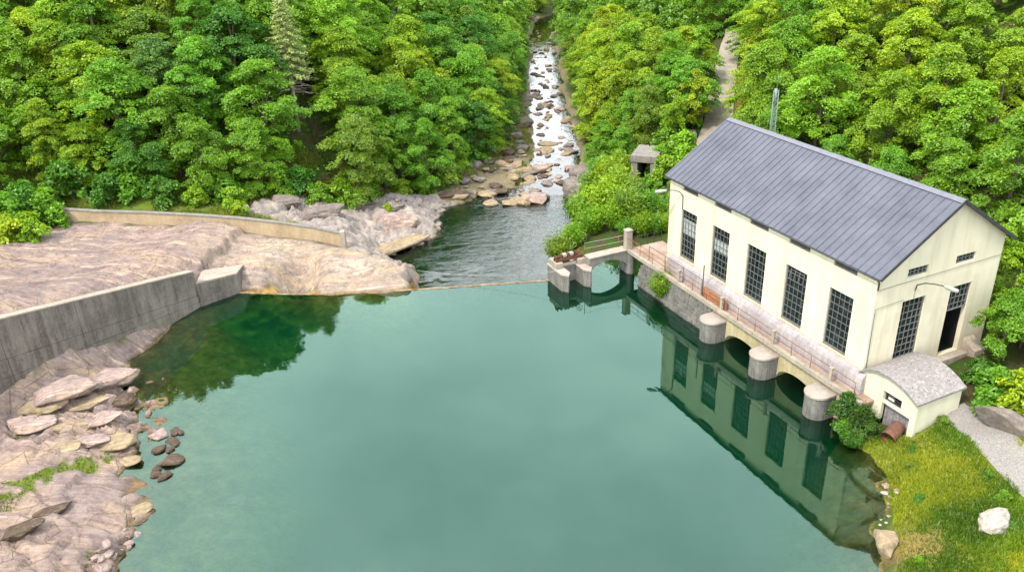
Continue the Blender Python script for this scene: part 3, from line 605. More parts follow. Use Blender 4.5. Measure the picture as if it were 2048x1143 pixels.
# open doorway: inward leaf, floor and lining coloured near-black as its shade; side cheek
dr = MB(); dr.box(8.1, 8.16, .33, 1.9, -.73, 2.35); dl = dr.build('door', M['void'], ph); dl['label'] = 'door leaf swung inwards, coloured black for the unlit doorway'
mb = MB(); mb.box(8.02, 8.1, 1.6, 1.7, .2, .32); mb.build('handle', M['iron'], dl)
mb = MB(); mb.box(6.4, 8.18, .34, 3.5, -.79, -.745); mb.build('shade_floor', M['void'], ph)
mb = MB(); mb.box(.4, D_-.1, 3.4, 3.5, -.74, 6.3); mb.box(6.2, 6.3, .33, 3.4, -.74, 6.3); mb.box(8.22, 8.3, .33, 3.4, -.74, 6.3); mb.build('shade_lining', M['void'], ph)
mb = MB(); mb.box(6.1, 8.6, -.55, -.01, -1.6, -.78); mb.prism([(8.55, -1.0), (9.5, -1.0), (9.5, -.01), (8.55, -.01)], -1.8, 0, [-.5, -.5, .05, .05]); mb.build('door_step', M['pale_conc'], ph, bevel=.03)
# lamps, conduits, downpipe
def lamp(name, pts, hd, hd2, label):
    mb = MB(); mb.tube(pts, .035, 8); o = mb.build(name, M['iron'], ph); o['label'] = label
    m2 = MB(); a, b = Vector(hd), Vector(hd2); m2.tube([a, a.lerp(b, .15), a.lerp(b, .55), a.lerp(b, .95), b], [.05, .1, .15, .12, .05], 10); m2.build('lamp_head', M['lamp_metal'], o); return o
lamp('wall_lamp', [(3.2, -.03, 4.75), (3.22, -.08, 5.1), (3.3, -.5, 5.38), (3.45, -1.0, 5.5), (3.7, -1.45, 5.5)], (3.7, -1.45, 5.5), (4.05, -2.2, 5.38), 'gooseneck lamp on the gable end')
lamp('wall_lamp', [(-.04, 19.1, 4.25), (-.05, 19.12, 5.3), (-.25, 19.3, 5.6), (-.6, 19.6, 5.7), (-1.0, 19.9, 5.66)], (-1.0, 19.9, 5.66), (-1.75, 20.45, 5.5), 'gooseneck lamp at the far corner of the lake front')
mb = MB(); mb.tube([(.0, -.03, 5.42), (2.3, -.03, 5.47), (10.3, -.03, 5.55)], .016, 5); mb.tube([(.25, -.03, 4.2), (2.4, -.03, 4.3)], .013, 5); mb.tube([(3.2, -.03, 4.2), (3.2, -.03, 4.8)], .013, 5)
mb.tube([(.22, -.03, -.1), (.16, -.03, 3.2), (.16, -.03, 4.2)], .022, 6); mb.build('conduit', M['frame'], ph)
mb = MB(); mb.tube([(-.2, -.12, 6.2), (.06, -.07, 5.95), (.05, -.05, 5.5)], .045, 6); mb.build('downpipe', M['iron'], ph)

# ------------------------------------------------------------------ vaulted shed against the gable
sh = frame_root('vaulted_shed', 0, -2.2, 1.4)
tag(sh, 'small cream shed with a lichen speckled barrel vault roof against the gable end', 'shed')
SO = (0, -2.2, 1.4)
ARC = [(0.02, 3.46), (-.4, 3.84), (-.8, 4.05), (-1.3, 4.2), (-1.85, 4.27), (-2.5, 4.25), (-3.2, 4.1), (-3.8, 3.86), (-4.3, 3.58)]
def arcz(a): return float(np.interp(-a, [-p[0] for p in ARC], [p[1] for p in ARC]))
ad = np.linspace(.02, -4.36, 25)
mb = MB(); mb.sweep(ad, lambda i: [(-.32, ad[i], arcz(ad[i])), (3.55, ad[i], arcz(ad[i])+.08), (3.55, ad[i], arcz(ad[i])+.22), (-.32, ad[i], arcz(ad[i])+.13)], smooth=False)
mb.build('roof', M['shed_roof'], sh, SO)
mb = MB(); cols = sorted({0, -.45, -.9, -1.4, -1.85, -3.17, -2.5, -3.5, -3.85, -4.25}, reverse=True)
def wallcol(a0, a1, zlo, hole=None):
    for y0, y1 in ((-.12, .12),):
        zt = (arcz(a0)+.02, arcz(a1)+.02)
        segs = [(zlo, zlo, zt[0], zt[1])] if not hole else [(zlo, zlo, hole[0], hole[0]), (hole[1], hole[1], zt[0], zt[1])]
        for l0, l1, h0, h1 in segs:
            mb.prism([(y0, a1), (y1, a1), (y1, a0), (y0, a0)], [l1, l1, l0, l0], 0, [h1, h1, h0, h0])
for i in range(len(cols)-1):
    a0, a1 = cols[i], cols[i+1]; mid = (a0+a1)/2
    zlo = 1.2 if mid > -1.85 else (2.42 if mid > -3.85 else 1.1)
    wallcol(a0, a1, zlo, (2.56, 3.22) if -3.17 < mid < -1.85 else None)
mb.box(.12, 3.35, -4.25, -4.02, 1.6, 3.62); mb.box(3.2, 3.4, -4.0, -.05, 2.0, 3.55)
mb.build('wall', M['plaster_shed'], sh, SO)
fr, mu, pn = window_meshes(1.3, .64, 2, 2, .05); o = fr.build('window', M['iron'], sh); o.location = (0-.02, -2.51+2.2, 2.57-1.4); o.rotation_euler.z = R90; mu.build('glazing_bars', M['iron'], o); pn.build('pane', M['pane'], o)
mb = MB(); mb.box(-.5, .02, .17, .185, .08, .36); mb.build('broken_pane', M['white'], o)
mb = MB()
for i in range(9): mb.box(.2+.012*(i % 2), .27+.012*(i % 2), -3.84+i*.22, -3.64+i*.22, .3, 2.5)
mb.build('board_wall', M['wood_grey'], sh, SO)
# ------------------------------------------------------------------ intake wall with walkway
iw = frame_root('intake_wall', -1, 9, 0); IO = (-1, 9, 0)
tag(iw, 'concrete intake wall with walkway, arches and rounded piers under the powerhouse', 'wall')
PA = [1.55, 6.85, 12.45]
mb = MB()
def face_col(a0, a1, z0, z1, top=2.04):
    mb.face([(-1, a0, z0), (-1, a1, z1), (-1, a1, top), (-1, a0, top)])
def arch_open(a0, a1, spring=.02, crown=.98):
    n = 16; aa = np.linspace(a0, a1, n+1); zz = spring + (crown-spring)*np.sqrt(np.clip(1-((aa-(a0+a1)/2)/((a1-a0)/2))**2, 0, 1))
    for i in range(n):
        face_col(aa[i], aa[i+1], zz[i], zz[i+1]); mb.face([(-1, aa[i], zz[i]), (-1, aa[i+1], zz[i+1]), (2.2, aa[i+1], zz[i+1]), (2.2, aa[i], zz[i])], True)
    for a in (a0, a1): mb.face([(-1, a, -4), (2.2, a, -4), (2.2, a, spring), (-1, a, spring)])
    mb.face([(2.2, a0, -4), (2.2, a1, -4), (2.2, a1, crown), (2.2, a0, crown)])
face_col(-1.3, PA[0]+.72, -4, -4); arch_open(PA[0]+.72, PA[1]-.72); face_col(PA[1]-.72, PA[1]+.72, -4, -4); arch_open(PA[1]+.72, PA[2]-.72); face_col(PA[2]-.72, 13.3, -4, -4)
mb.build('arch_face', M['beige'], iw, IO)
mb = MB(); mb.box(-1.12, -.02, -1.3, 20.2, 2.05, 2.2); mb.box(-1.15, 2.6, 20.2, 25.4, 1.98, 2.2); mb.build('walkway', M['walk'], iw, IO, bevel=.02)
mb = MB()
a = -1.3
while a < 25.2:
    l = 1.1+.5*random.random(); a1 = min(a+l, 25.3); h = 2.34+.03*random.random(); mb.box(-1.24+.015*random.random(), -.98, a, a1-.015, 2.0, h); a = a1
mb.build('kerb', M['pale_conc'], iw, IO, bevel=.03)
def pier_poly(r, b0, b1): # half-round nose towards the lake
    return [(b0, -r), (b0, r)] + [(b1 - r*math.sin(t)*1.0, r*math.cos(t)) for t in np.linspace(0, math.pi, 15)]
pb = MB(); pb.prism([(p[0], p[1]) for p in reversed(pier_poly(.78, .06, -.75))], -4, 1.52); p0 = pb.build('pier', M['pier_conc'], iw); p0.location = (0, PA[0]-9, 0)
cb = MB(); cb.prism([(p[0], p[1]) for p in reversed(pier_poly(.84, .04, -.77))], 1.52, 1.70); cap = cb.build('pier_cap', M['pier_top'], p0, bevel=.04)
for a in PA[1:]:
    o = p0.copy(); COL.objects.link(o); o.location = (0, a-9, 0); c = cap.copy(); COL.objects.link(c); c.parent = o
# rubble face left of the arches: courses of rough stones on a battered core
mb = MB()
for j in range(9):
    z = -1.0 + j*.34; a = 13.35
    while a < 22.6:
        l = .35+.4*random.random(); bb = -1.03 - (2.0-z)*.26; t = .06*random.random()
        mb.prism([(bb-t, a+.02), (-.5, a+.02), (-.5, a+l-.03), (bb-t-.03*random.random(), a+l-.03)][::-1], z+.02*random.random(), z+.32)
        a += l
    mb.box(-1.0 - (2.0-z)*.26+.05, -.4, 13.3, 22.8, z, z+.34)
mb.build('rubble_face', M['pier_conc'], iw, IO)

def rail_thing(name, label, cat, base, posts_big, posts, rails, mat, off):
    r = frame_root(name, *base); tag(r, label, cat)
    for (b, a, z, h, w) in posts_big:
        m = MB(); m.box(b-w/2, b+w/2, a-w/2, a+w/2, z, z+h); m.prism([(b-w/2-.03, a-w/2-.03), (b+w/2+.03, a-w/2-.03), (b+w/2+.03, a+w/2+.03), (b-w/2-.03, a+w/2+.03)], z+h, z+h+.08); m.build('post', M['pale_conc'], r, off, bevel=.025)
    for (b, a, z, h) in posts:
        m = MB(); m.tube([(b, a, z), (b, a, z+h)], .022, 6); m.build('metal_post', mat, r, off)
    for pts in rails:
        m = MB(); m.tube(pts, .022, 6); m.build('rail', mat, r, off)
    return r
pbig = [(-1.1, a, 2.34, .95, .2) for a in (PA[0]-.2, PA[1]-.2, PA[2]-.2, 17.6)]
seg = [(-.6, 1.35), (1.35, 6.65), (6.65, 12.25), (12.25, 17.6), (17.6, 23.2), (23.2, 25.1)]
pm = [(-1.1, a0+(a1-a0)*k/3, 2.34, 1.0) for a0, a1 in seg[1:5] for k in (1, 2)] + [(-1.1, 23.2, 2.34, 1.0), (-1.1, -.6, 2.34, 1.0)]
rails = [[(-1.1, a0, 2.34+h), (-1.1, a1, 2.34+h)] for a0, a1 in seg for h in (.52, .97)]
rail_thing('walkway_railing', 'rusty pipe railing with concrete posts along the outer edge of the walkway', 'railing', (-1.1, 9, 2.34), pbig, pm, rails, M['rust'], (-1.1, 9, 2.34))
rail_thing('plinth_railing', 'short thin railing on the platform by the far corner of the powerhouse', 'railing', (-.75, 20, 2.2), [], [(-.72, a, 2.2, 1.3) for a in (15.2, 17.6, 20.1, 22.4)], [[(-.72, 15.2, 2.2+1.28), (-.72, 22.4, 2.2+1.28)]], M['iron'], (-.75, 20, 2.2))
rail_thing('platform_railing', 'thin dark railing along the back edge of the platform above the bushes', 'railing', (.7, 25.3, 2.2), [], [(b, 25.3, 2.2, 1.0) for b in (-.3, .35, 1.0, 1.65, 2.4)], [[(-.8, 25.3, 2.2+h), (2.45, 25.3, 2.2+h)] for h in (.5, .98)], M['iron'], (.7, 25.3, 2.2))
t = frame_root('pole', -1.0, 14.7, 2.2); tag(t, 'tall thin dark pole standing on the walkway', 'pole'); mb = MB(); mb.tube([(0, 0, 0), (0, 0, 2.7)], .04, 8); mb.build('shaft', M['iron'], t); mb = MB(); mb.box(-.1, .1, -.1, .1, 0, .03); mb.build('foot_plate', M['iron'], t)
t = frame_root('rusty_panel', -.62, 13.6, 2.2); tag(t, 'rusty brown panel leaning on the plinth of the walkway', 'panel'); mb = MB(); mb.prism([(-.18, -1.5), (-.12, -1.5), (-.12, 1.3), (-.18, 1.3)], 0, .8); mb.build('sheet', M['rust_earth'], t)
mb = MB(); mb.box(-.22, -.18, -1.5, 1.3, .38, .44); mb.build('batten', M['rust'], t)

# ------------------------------------------------------------------ sluice gate, bridge
sg = frame_root('sluice_gate', -6.3, 25.7, 0); GO = (-6.3, 25.7, 0)
tag(sg, 'small concrete sluice gate with two pointed piers and a rusty lifting beam', 'sluice gate')
for b in (-7.35, -5.25):
    w = .40; out = [(b-w, 27.3), (b-w, 24.75), (b, 24.2), (b+w, 24.75), (b+w, 27.3)][::1]
    m = MB(); m.prism(out, -4, 1.42); o = m.build('pier', M['pier_conc'], sg, GO)
    w2 = w+.05; out2 = [(b-w2, 27.34), (b-w2, 24.74), (b, 24.12), (b+w2, 24.74), (b+w2, 27.34)]
    m = MB(); m.prism(out2, 1.42, 1.56); m.build('pier_cap', M['pier_top'], o, GO, bevel=.03)
    m = MB(); m.box(b-w*.8, b+w*.8, 25.7, 27.2, 1.56, 2.05); m.build('pier_head', M['pale_conc'], o, GO, bevel=.04)
m = MB(); m.box(-6.95, -5.65, 26.15, 26.35, -3, 1.75); 
m.build('gate_panel', M['concrete'], sg, GO)
m = MB(); m.box(-6.95, -5.65, 26.0, 26.12, 1.55, 1.8); m.build('gate_lintel', M['pale_conc'], sg, GO, bevel=.02)
m = MB(); m.box(-7.55, -5.0, 26.0, 26.12, 2.05, 2.3); m.box(-7.55, -5.0, 26.4, 26.52, 2.05, 2.3); m.box(-7.5, -7.4, 26.0, 26.5, 2.3, 2.55)
for b in (-7.0, -6.3, -5.6): m.box(b-.05, b+.05, 26.1, 26.4, 2.05, 2.65)
m.tube([(-7.3, 26.25, 2.5), (-5.2, 26.25, 2.5)], .06, 8); m.build('lifting_beam', M['rust_dark'], sg, GO)
for b in (-6.65, -6.0): m = MB(); m.box(b-.17, b+.17, 26.05, 26.45, 2.38, 2.62); m.build('gear_box', M['pier_top'], sg, GO, bevel=.03)
m = MB(); m.tube([(-5.35+.28*math.cos(w), 25.92, 2.7+.28*math.sin(w)) for w in np.linspace(0, 2*math.pi, 17)], .025, 6); m.tube([(-5.63, 25.92, 2.7), (-5.07, 25.92, 2.7)], .02, 5); m.tube([(-5.35, 25.92, 2.42), (-5.35, 25.92, 2.98)], .02, 5); m.tube([(-5.35, 25.92, 2.7), (-5.35, 26.2, 2.7)], .025, 6); m.build('handwheel', M['rust'], sg, GO)
fb = frame_root('arched_footbridge', -3, 25.4, 0); FO = (-3, 25.4, 0)
tag(fb, 'narrow concrete footbridge arching from the sluice gate to the walkway platform', 'bridge')
m = MB(); bb = np.linspace(-4.95, -1.15, 21)
m.sweep(bb, lambda i: [(bb[i], 25.0, .75+.95*math.sin(math.pi*i/20)**.6), (bb[i], 25.85, .75+.95*math.sin(math.pi*i/20)**.6), (bb[i], 25.85, 2.2), (bb[i], 25.0, 2.2)]); m.build('arch_span', M['concrete'], fb, FO)
m = MB(); m.box(-4.95, -1.15, 24.93, 25.92, 2.2, 2.3); m.build('deck', M['pale_conc'], fb, FO, bevel=.02)
m = MB(); m.prism([(-1.15, 26.3)] + [(-.8-.36*math.cos(w), 25.1-.36*math.sin(w)) for w in np.linspace(0, math.pi, 11)] + [(-.45, 26.3)], -4, 2.0); m.build('pier', M['pier_conc'], fb, FO)
m = MB(); m.box(-1.32, -.75, 24.95, 25.5, 2.2, 3.95); m.prism([(-1.36, 24.91), (-.71, 24.91), (-.71, 25.54), (-1.36, 25.54)], 3.95, 4.05); m.build('pillar', M['pale_conc'], fb, FO, bevel=.03)
wr = frame_root('wire_rail', -3.2, 25.9, 2.3); tag(wr, 'thin wire handrail strung over the footbridge to the sluice gate', 'railing')
m = MB()
for h in (.55, 1.05): m.tube([(-4.95, 25.85, 2.3+h), (-3, 25.85, 2.3+h-.05), (-1.2, 25.5, 2.3+h+.1)], .012, 5)
m.build('wire', M['cable'], wr, (-3.2, 25.9, 2.3))
for b in (-4.9, -1.6): m = MB(); m.tube([(b, 25.85, 2.3), (b, 25.85, 3.4)], .025, 6); m.build('metal_post', M['rust'], wr, (-3.2, 25.9, 2.3))

# ------------------------------------------------------------------ weir, training walls
def stained(name): 
    m, nt, b = newmat(name, .85, .25); v = coords(nt); n = noise(nt, v, 1.3, 7, .75); n2 = noise(nt, v, .35, 3, .6)
    c = ramp(nt, n, [(.36, (.05, .026, .012)), (.47, (.16, .085, .035)), (.55, (.24, .17, .10)), (.70, (.32, .26, .19))])
    set_col(nt, b, mixc(nt, mul(nt, n2, .3), c, (.27, .22, .16)), bump(nt, n, .5, .05)); return m
M['weir'] = stained('rust stained concrete')
P = [np.array([*p, 0]) for p in np.vstack([WEIR])]
mb = MB()
fine = [np.array([np.interp(s, np.arange(len(WEIR)), WEIR[:, 0]), np.interp(s, np.arange(len(WEIR)), WEIR[:, 1])]) for s in np.linspace(0, len(WEIR)-1, 120)]
rw = np.random.default_rng(3); jit = rw.uniform(-.04, .04, 120); jz = rw.uniform(0, .05, 120)
mb.sweep(fine, lambda i: [(fine[i][0], fine[i][1]+jit[i], -4), (fine[i][0], fine[i][1]+jit[i], .015+jz[i]*.6), (fine[i][0], fine[i][1]+.14, .04+jz[i]*.6), (fine[i][0], fine[i][1]+.24+jit[i], .02), (fine[i][0], fine[i][1]+1.0, -4.2)])
tag(mb.build('weir', M['weir'], own=True), 'low curved weir with a rust stained crest holding back the lake', 'weir')
tw = empty('training_wall', (-29.6, 55, 0)); tag(tw, 'tall grey concrete training wall in sloping courses between lake and rock shelf', 'wall'); TO = (-29.6, 55, 0)
S0, S1, S2 = np.array([-26.1, 62.5]), np.array([-33.2, 47.5]), np.array([-42.5, 28.0])
nrm = np.array([S1[1]-S0[1], -(S1[0]-S0[0])]); nrm = nrm/np.hypot(*nrm)     # away from the lake is -nrm
if nrm[0] > 0: nrm = -nrm
SJ = [(3.1, 6.95, 11.6), (.95, 4.15, 8.2), (.35, 2.9, 6.2), (-2, -2, -2)]
m = MB(); f = [p + nrm*.14 for p in (S0, S1, S2)]; k = [p + nrm*1.1 for p in (S0, S1, S2)]
for i in (0, 1): m.prism([f[i], k[i], k[i+1], f[i+1]], [-2, -2, -2, -2], 0, [SJ[0][i]-.02, SJ[0][i]-.02, SJ[0][i+1]-.02, SJ[0][i+1]-.02])
m.build('core', M['wall_conc'], tw, TO)
for c, (nm, cuts_) in enumerate((('top_course', (0, .30, .66, 1, 1.5, 2)), ('middle_course', (0, .17, .38, .60, .82, 1, 1.4, 2)), ('bottom_course', (0, .25, .52, .8, 1, 1.5, 2)))):
    m = MB()
    for a, b in zip(cuts_[:-1], cuts_[1:]):
        pa, pb_ = [np.array([np.interp(t, (0, 1, 2), [S[q] for S in (S0, S1, S2)]) for q in (0, 1)]) for t in (a+.0009, b-.0009)]
        za, zb_ = [(np.interp(t, (0, 1, 2), SJ[c+1])+(.014 if c < 2 else 0), np.interp(t, (0, 1, 2), SJ[c])-.014) for t in (a, b)]
        o = -.05*c - .02*((int(a*50)) % 2); ia, ib = pa+nrm*.2, pb_+nrm*.2; pa = pa+nrm*o; pb_ = pb_+nrm*o
        m.prism([pa, ia, ib, pb_], [za[0], za[0], zb_[0], zb_[0]], 0, [za[1], za[1], zb_[1], zb_[1]])
    m.build(nm, M['wall_conc'], tw, TO)
m = MB(); f = [p - nrm*.04 for p in (S0, S1, S2)]; k = [p + nrm*.66 for p in (S0, S1, S2)]
for i in (0, 1):
    z = (3.1, 6.95, 11.6); m.prism([f[i], k[i], k[i+1], f[i+1]], [z[i], z[i], z[i+1], z[i+1]], 0, [z[i]+.1, z[i]+.1, z[i+1]+.1, z[i+1]+.1])
m.build('coping', M['pale_conc'], tw, TO)
m = MB(); m.prism([(-26.0, 62.3), (-23.35, 64.75), (-23.55, 67.2), (-26.6, 65.4)], -2, 1.8, [2.05, 1.75, 1.5, 1.9]); o = m.build('wall_end_block', M['wall_conc'])
tag(o, 'low grey concrete block with a broad top at the weir end of the training wall', 'wall')
m = MB(); m.prism([(-26.05, 62.45), (-23.42, 64.8), (-23.55, 67.15), (-26.55, 65.35)], [2.054, 1.754, 1.504, 1.904], 0, [2.13, 1.83, 1.57, 1.98]); c_ = m.build('top_slab', M['pale_conc'], None); c_.parent = o; c_.matrix_parent_inverse = Matrix.Translation(-o.location)
CW = [(*at(100, 440, 2.8)[:2], 2.8), (*at(122, 445, 2.7)[:2], 2.7), (*at(200, 450, 2.55)[:2], 2.55), (*at(300, 453, 2.35)[:2], 2.35), (*at(400, 458, 2.1)[:2], 2.1), (*at(480, 464, 1.8)[:2], 1.8), (*at(560, 473, 1.5)[:2], 1.5), (*at(630, 483, 1.1)[:2], 1.1), (*at(682, 494, .7)[:2], .7)]
cwf = []
for i in range(len(CW)-1):
    for k in range(5): cwf.append(np.array(CW[i])*(1-k/5)+np.array(CW[i+1])*k/5)
cwf.append(np.array(CW[-1]))
m = MB(); m.sweep(cwf, lambda i: [(cwf[i][0], cwf[i][1], cwf[i][2]-.8), (cwf[i][0], cwf[i][1], cwf[i][2]+1.32), (cwf[i][0], cwf[i][1]+.36, cwf[i][2]+1.32), (cwf[i][0], cwf[i][1]+.36, cwf[i][2]-.8)])
o = m.build('curved_wall', M['ochre_conc']); tag(o, 'low curved beige concrete wall between the rock shelf and the wooded slope', 'wall'); OL = np.array(o.location)
m = MB(); m.sweep(cwf, lambda i: [(cwf[i][0], cwf[i][1]-.05, cwf[i][2]+1.325), (cwf[i][0], cwf[i][1]-.05, cwf[i][2]+1.45), (cwf[i][0], cwf[i][1]+.42, cwf[i][2]+1.45), (cwf[i][0], cwf[i][1]+.42, cwf[i][2]+1.325)]); m.build('coping', M['concrete'], o, OL)
e = cwf[-1]; m = MB(); m.box(e[0]+.01, e[0]+.5, e[1]-.1, e[1]+.5, e[2]-1, e[2]+1.55); m.build('end_post', M['pale_conc'], o, OL, bevel=.04)

# ------------------------------------------------------------------ canal portal, mast, road, paths
pl = at(1268, 368, .9); pt = empty('canal_portal', pl, rad(-22)); tag(pt, 'concrete canal portal with a dark opening half hidden by bushes', 'portal')
m = MB(); m.box(-.4, .3, 0, 4, -1.5, 2.5); m.box(1.7, 2.3, 0, 4, -1.5, 2.5); m.build('side_wall', M['concrete'], pt, (0, 0, 0), bevel=.03)
m = MB(); m.box(-.45, 2.4, -.1, 4, 2.5, 3.25); m.build('lintel', M['concrete'], pt, (0, 0, 0), bevel=.03)
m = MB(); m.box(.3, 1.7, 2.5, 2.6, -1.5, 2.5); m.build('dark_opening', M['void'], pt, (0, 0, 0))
cwl = [at(1258, 366, .9), at(1264, 390, .9), at(1272, 412, .9), at(1292, 446, .9)]
m = MB(); m.sweep(cwl, lambda i: [(cwl[i][0]-.2, cwl[i][1], -1), (cwl[i][0]-.2, cwl[i][1], 1.5), (cwl[i][0]+.2, cwl[i][1], 1.5), (cwl[i][0]+.2, cwl[i][1], -1)]); tag(m.build('canal_wall', M['pale_conc']), 'low pale concrete wall running from the canal portal to the bushes', 'wall')

def strip(name, mat, cl, w, lift, n=40):
    cl = np.array(cl); s = np.linspace(0, len(cl)-1, n); c = np.stack([np.interp(s, np.arange(len(cl)), cl[:, k]) for k in (0, 1)], 1)
    t = np.gradient(c, axis=0); t /= np.hypot(*t.T)[:, None]; nn = np.stack([-t[:, 1], t[:, 0]], 1); dist = np.concatenate([[0], np.cumsum(np.hypot(*np.diff(c, axis=0).T))])
    V = []; at_ = []; K = 7
    for i in range(n):
        ww = np.interp(s[i], np.arange(len(cl)), w) if not np.isscalar(w) else w
        for k in range(K):
            u = -1 + 2*k/(K-1); p = c[i] + nn[i]*u*ww; V.append((p[0], p[1])); at_.append(dist[i])
    V = np.array(V); z = height(V) + lift; idx = np.arange(n*K).reshape(n, K)
    Fq = np.stack([idx[:-1, :-1], idx[:-1, 1:], idx[1:, 1:], idx[1:, :-1]], -1).reshape(-1, 4)
    me = npmesh(name, np.column_stack([V, z]), Fq[:, ::-1], True, dict(run=at_)); return tag(link(name, me, mat), kind='structure')
def roadmat():
    m, nt, b = newmat('old concrete paving', .9, .2); v = coords(nt); n = noise(nt, v, .7, 6, .7); n2 = noise(nt, v, 8, 4, .7)
    c = ramp(nt, n, [(.3, (.20, .165, .135)), (.5, (.28, .24, .20)), (.7, (.36, .31, .265))])
    fr = nd(nt, 'ShaderNodeMath', {0: mul(nt, attr(nt, 'run'), .42)}, operation='FRACT').outputs[0]
    c = mixc(nt, ramp(nt, fr, [(0, (.8, .8, .8)), (.05, (0, 0, 0))]), c, (.12, .095, .07)); set_col(nt, b, c, bump(nt, n2, .3, .03)); return m
strip('road', roadmat(), ROADL, [1.8, 1.7, 1.65, 1.55, 1.4, 1.3, 1.3, 1.3], .07, 60)
def gravelmat():
    m, nt, b = newmat('pale gravel', .95, .15); v = coords(nt); n = noise(nt, v, 12, 5, .8); n1 = noise(nt, v, .8, 5, .7)
    c = ramp(nt, n, [(.3, (.12, .11, .105)), (.5, (.22, .20, .19)), (.7, (.33, .305, .29))]); c = mixc(nt, mul(nt, ramp(nt, n1, [(.5, (0, 0, 0)), (.7, (1, 1, 1))]), .4), c, (.32, .27, .18)); set_col(nt, b, c, bump(nt, n, .6, .04)); return m
strip('gravel_path', gravelmat(), [at(1905, 812, 2.35)[:2], at(1935, 838, 2.3)[:2], at(1975, 872, 2.25)[:2], at(2030, 930, 2.2)[:2], at(2110, 1010, 2.2)[:2], at(2200, 1120, 2.2)[:2]], [.75, 1.0, 1.05, 1.0, 1.0, 1.0], .05, 50)
ROADDIR = ROADL[3]-ROADL[1]; ROADDIR = ROADDIR/np.hypot(*ROADDIR); RN = np.array([-ROADDIR[1], ROADDIR[0]])
for i, (s, lab) in enumerate(((1.15, 'nearest'), (2.1, 'second nearest'), (2.9, 'third nearest'), (3.8, 'farthest'))):
    p = np.array([np.interp(s, range(len(ROADL)), ROADL[:, 0]), np.interp(s, range(len(ROADL)), ROADL[:, 1])]) + RN*2.15
    m = MB(); q = (p[0], p[1], H1(*p)-.3); m.prism([(q[0]-.5, q[1]-.22), (q[0]+.3, q[1]-.3), (q[0]+.55, q[1]+1.6), (q[0]-.2, q[1]+1.7)], q[2], q[2]+.95); tag(m.build('guard_stone', M['concrete'], bevel=.06), f'pale kerb stone on the left edge of the hill road, {lab} of four', 'guard stone', 'kerb stones along the hill road')
def top_z(p, py):
    zz = np.linspace(p[2], p[2]+60, 1200); pr = project(np.column_stack([np.full(1200, p[0]), np.full(1200, p[1]), zz])); return float(zz[np.argmin(np.abs(pr[:, 1]-py))])
_d = ray(1545, 250); mp = np.array([_d[0]*73/_d[1], 73., 0]); mp[2] = H1(mp[0], mp[1]); mt = empty('lattice_mast', mp); tag(mt, 'slim pale green lattice radio mast behind the powerhouse roof', 'mast')
hz = top_z(mp, 180) - mp[2]; m = MB(); w = .26
cs = [(-w, -w*.6), (w, -w*.6), (0, w)]
for c in cs: m.tube([(c[0], c[1], 0), (c[0]*.8, c[1]*.8, hz)], .04, 6)
m.build('leg_tubes', M['mast'], mt, (0, 0, 0)); m = MB(); k = 0; z = 0
while z < hz-.5:
    for i in range(3):
        a, b = cs[i], cs[(i+1) % 3]; m.tube([(a[0]*.9, a[1]*.9, z), (b[0]*.9, b[1]*.9, z+.5)], .022, 5); m.tube([(a[0]*.9, a[1]*.9, z), (b[0]*.9, b[1]*.9, z)], .022, 5)
    z += .5
m.build('bracing', M['mast'], mt, (0, 0, 0)); m = MB(); m.tube([(0, 0, hz-1.4), (0, 0, hz+.1)], .15, 12); m.build('antenna_drum', M['mast'], mt, (0, 0, 0)); m = MB(); m.tube([(.1, 0, hz), (.1, 0, hz+1.3)], .018, 6); m.build('whip_aerial', M['mast'], mt, (0, 0, 0))
# rusted outfall pipe in the bank
pp = lb(-.75, -3.35, 1.25); pr_ = empty('outfall_pipe', pp, PH); tag(pr_, 'short rusted pipe end sticking out of the bank below the vaulted shed', 'pipe')
m = MB(); ax = Vector((-.93, -.25, -.22)); a_, b_ = Vector((.8, .2, .15)), Vector((.8, .2, .15))+ax*1.25; m.tube([a_, b_], .42, 20, cap=False); m.tube([b_, a_], .37, 20, cap=False)
o = m.build('pipe_wall', M['rust_pipe'], pr_, (0, 0, 0)); m = MB(); m.tube([b_-ax*.06, b_], .47, 20, cap=False); m.tube([b_, b_-ax*.06], .37, 20, cap=False); m.build('flange', M['rust'], pr_, (0, 0, 0)); m = MB(); m.tube([a_, a_+ax*.05], .37, 20); m.build('dark_bore', M['void'], pr_, (0, 0, 0))
# cable across the pool
m = MB(); c0 = at(833, 540, .75); c1 = lb(-7.6, 25.6, 1.5); m.tube([c0*(1-t)+c1*t + np.array([0, 0, -.5*4*t*(1-t)]) for t in np.linspace(0, 1, 14)], .011, 5); tag(m.build('steel_cable', M['cable']), 'thin steel cable strung low across the pool to the sluice gate', 'cable')
#PART3
# ------------------------------------------------------------------ rocks
import bmesh
def ico(sub):
    bm = bmesh.new(); bmesh.ops.create_icosphere(bm, subdivisions=sub, radius=1); V = np.array([v.co[:] for v in bm.verts]); Fc = np.array([[v.index for v in f.verts] for f in bm.faces]); bm.free(); return V, Fc
ICO = {k: ico(k) for k in (2, 3, 4)}
def rockmesh(seed, size, sub=3, cuts=14, layers=0, lo=.55):
    r = np.random.default_rng(seed); V, Fc = ICO[sub]; V = V.copy()
    for i in range(cuts):
        n = r.normal(size=3); n[2] *= 1.1; n /= np.linalg.norm(n); d = r.uniform(lo, .9); s = V @ n - d; V -= np.maximum(s, 0)[:, None]*n
    if r.random() < .9: V[:, 2] = np.minimum(V[:, 2], r.uniform(.5, .8) + .12*V[:, 0]*r.uniform(-1, 1))
    nz = fbm(V[:, 0]*2.2+seed, V[:, 1]*2.2+V[:, 2]*1.7, seed, 4); V *= (1+.13*nz)[:, None]
    if layers:
        w = V[:, 2]*layers + .4*nz; fr = w-np.floor(w); V[:, :2] *= (1+.10*sstep(fr, 0, .5) - .10*sstep(fr, .8, 1))[:, None]
    return npmesh('rock', V*np.array(size), Fc, False)
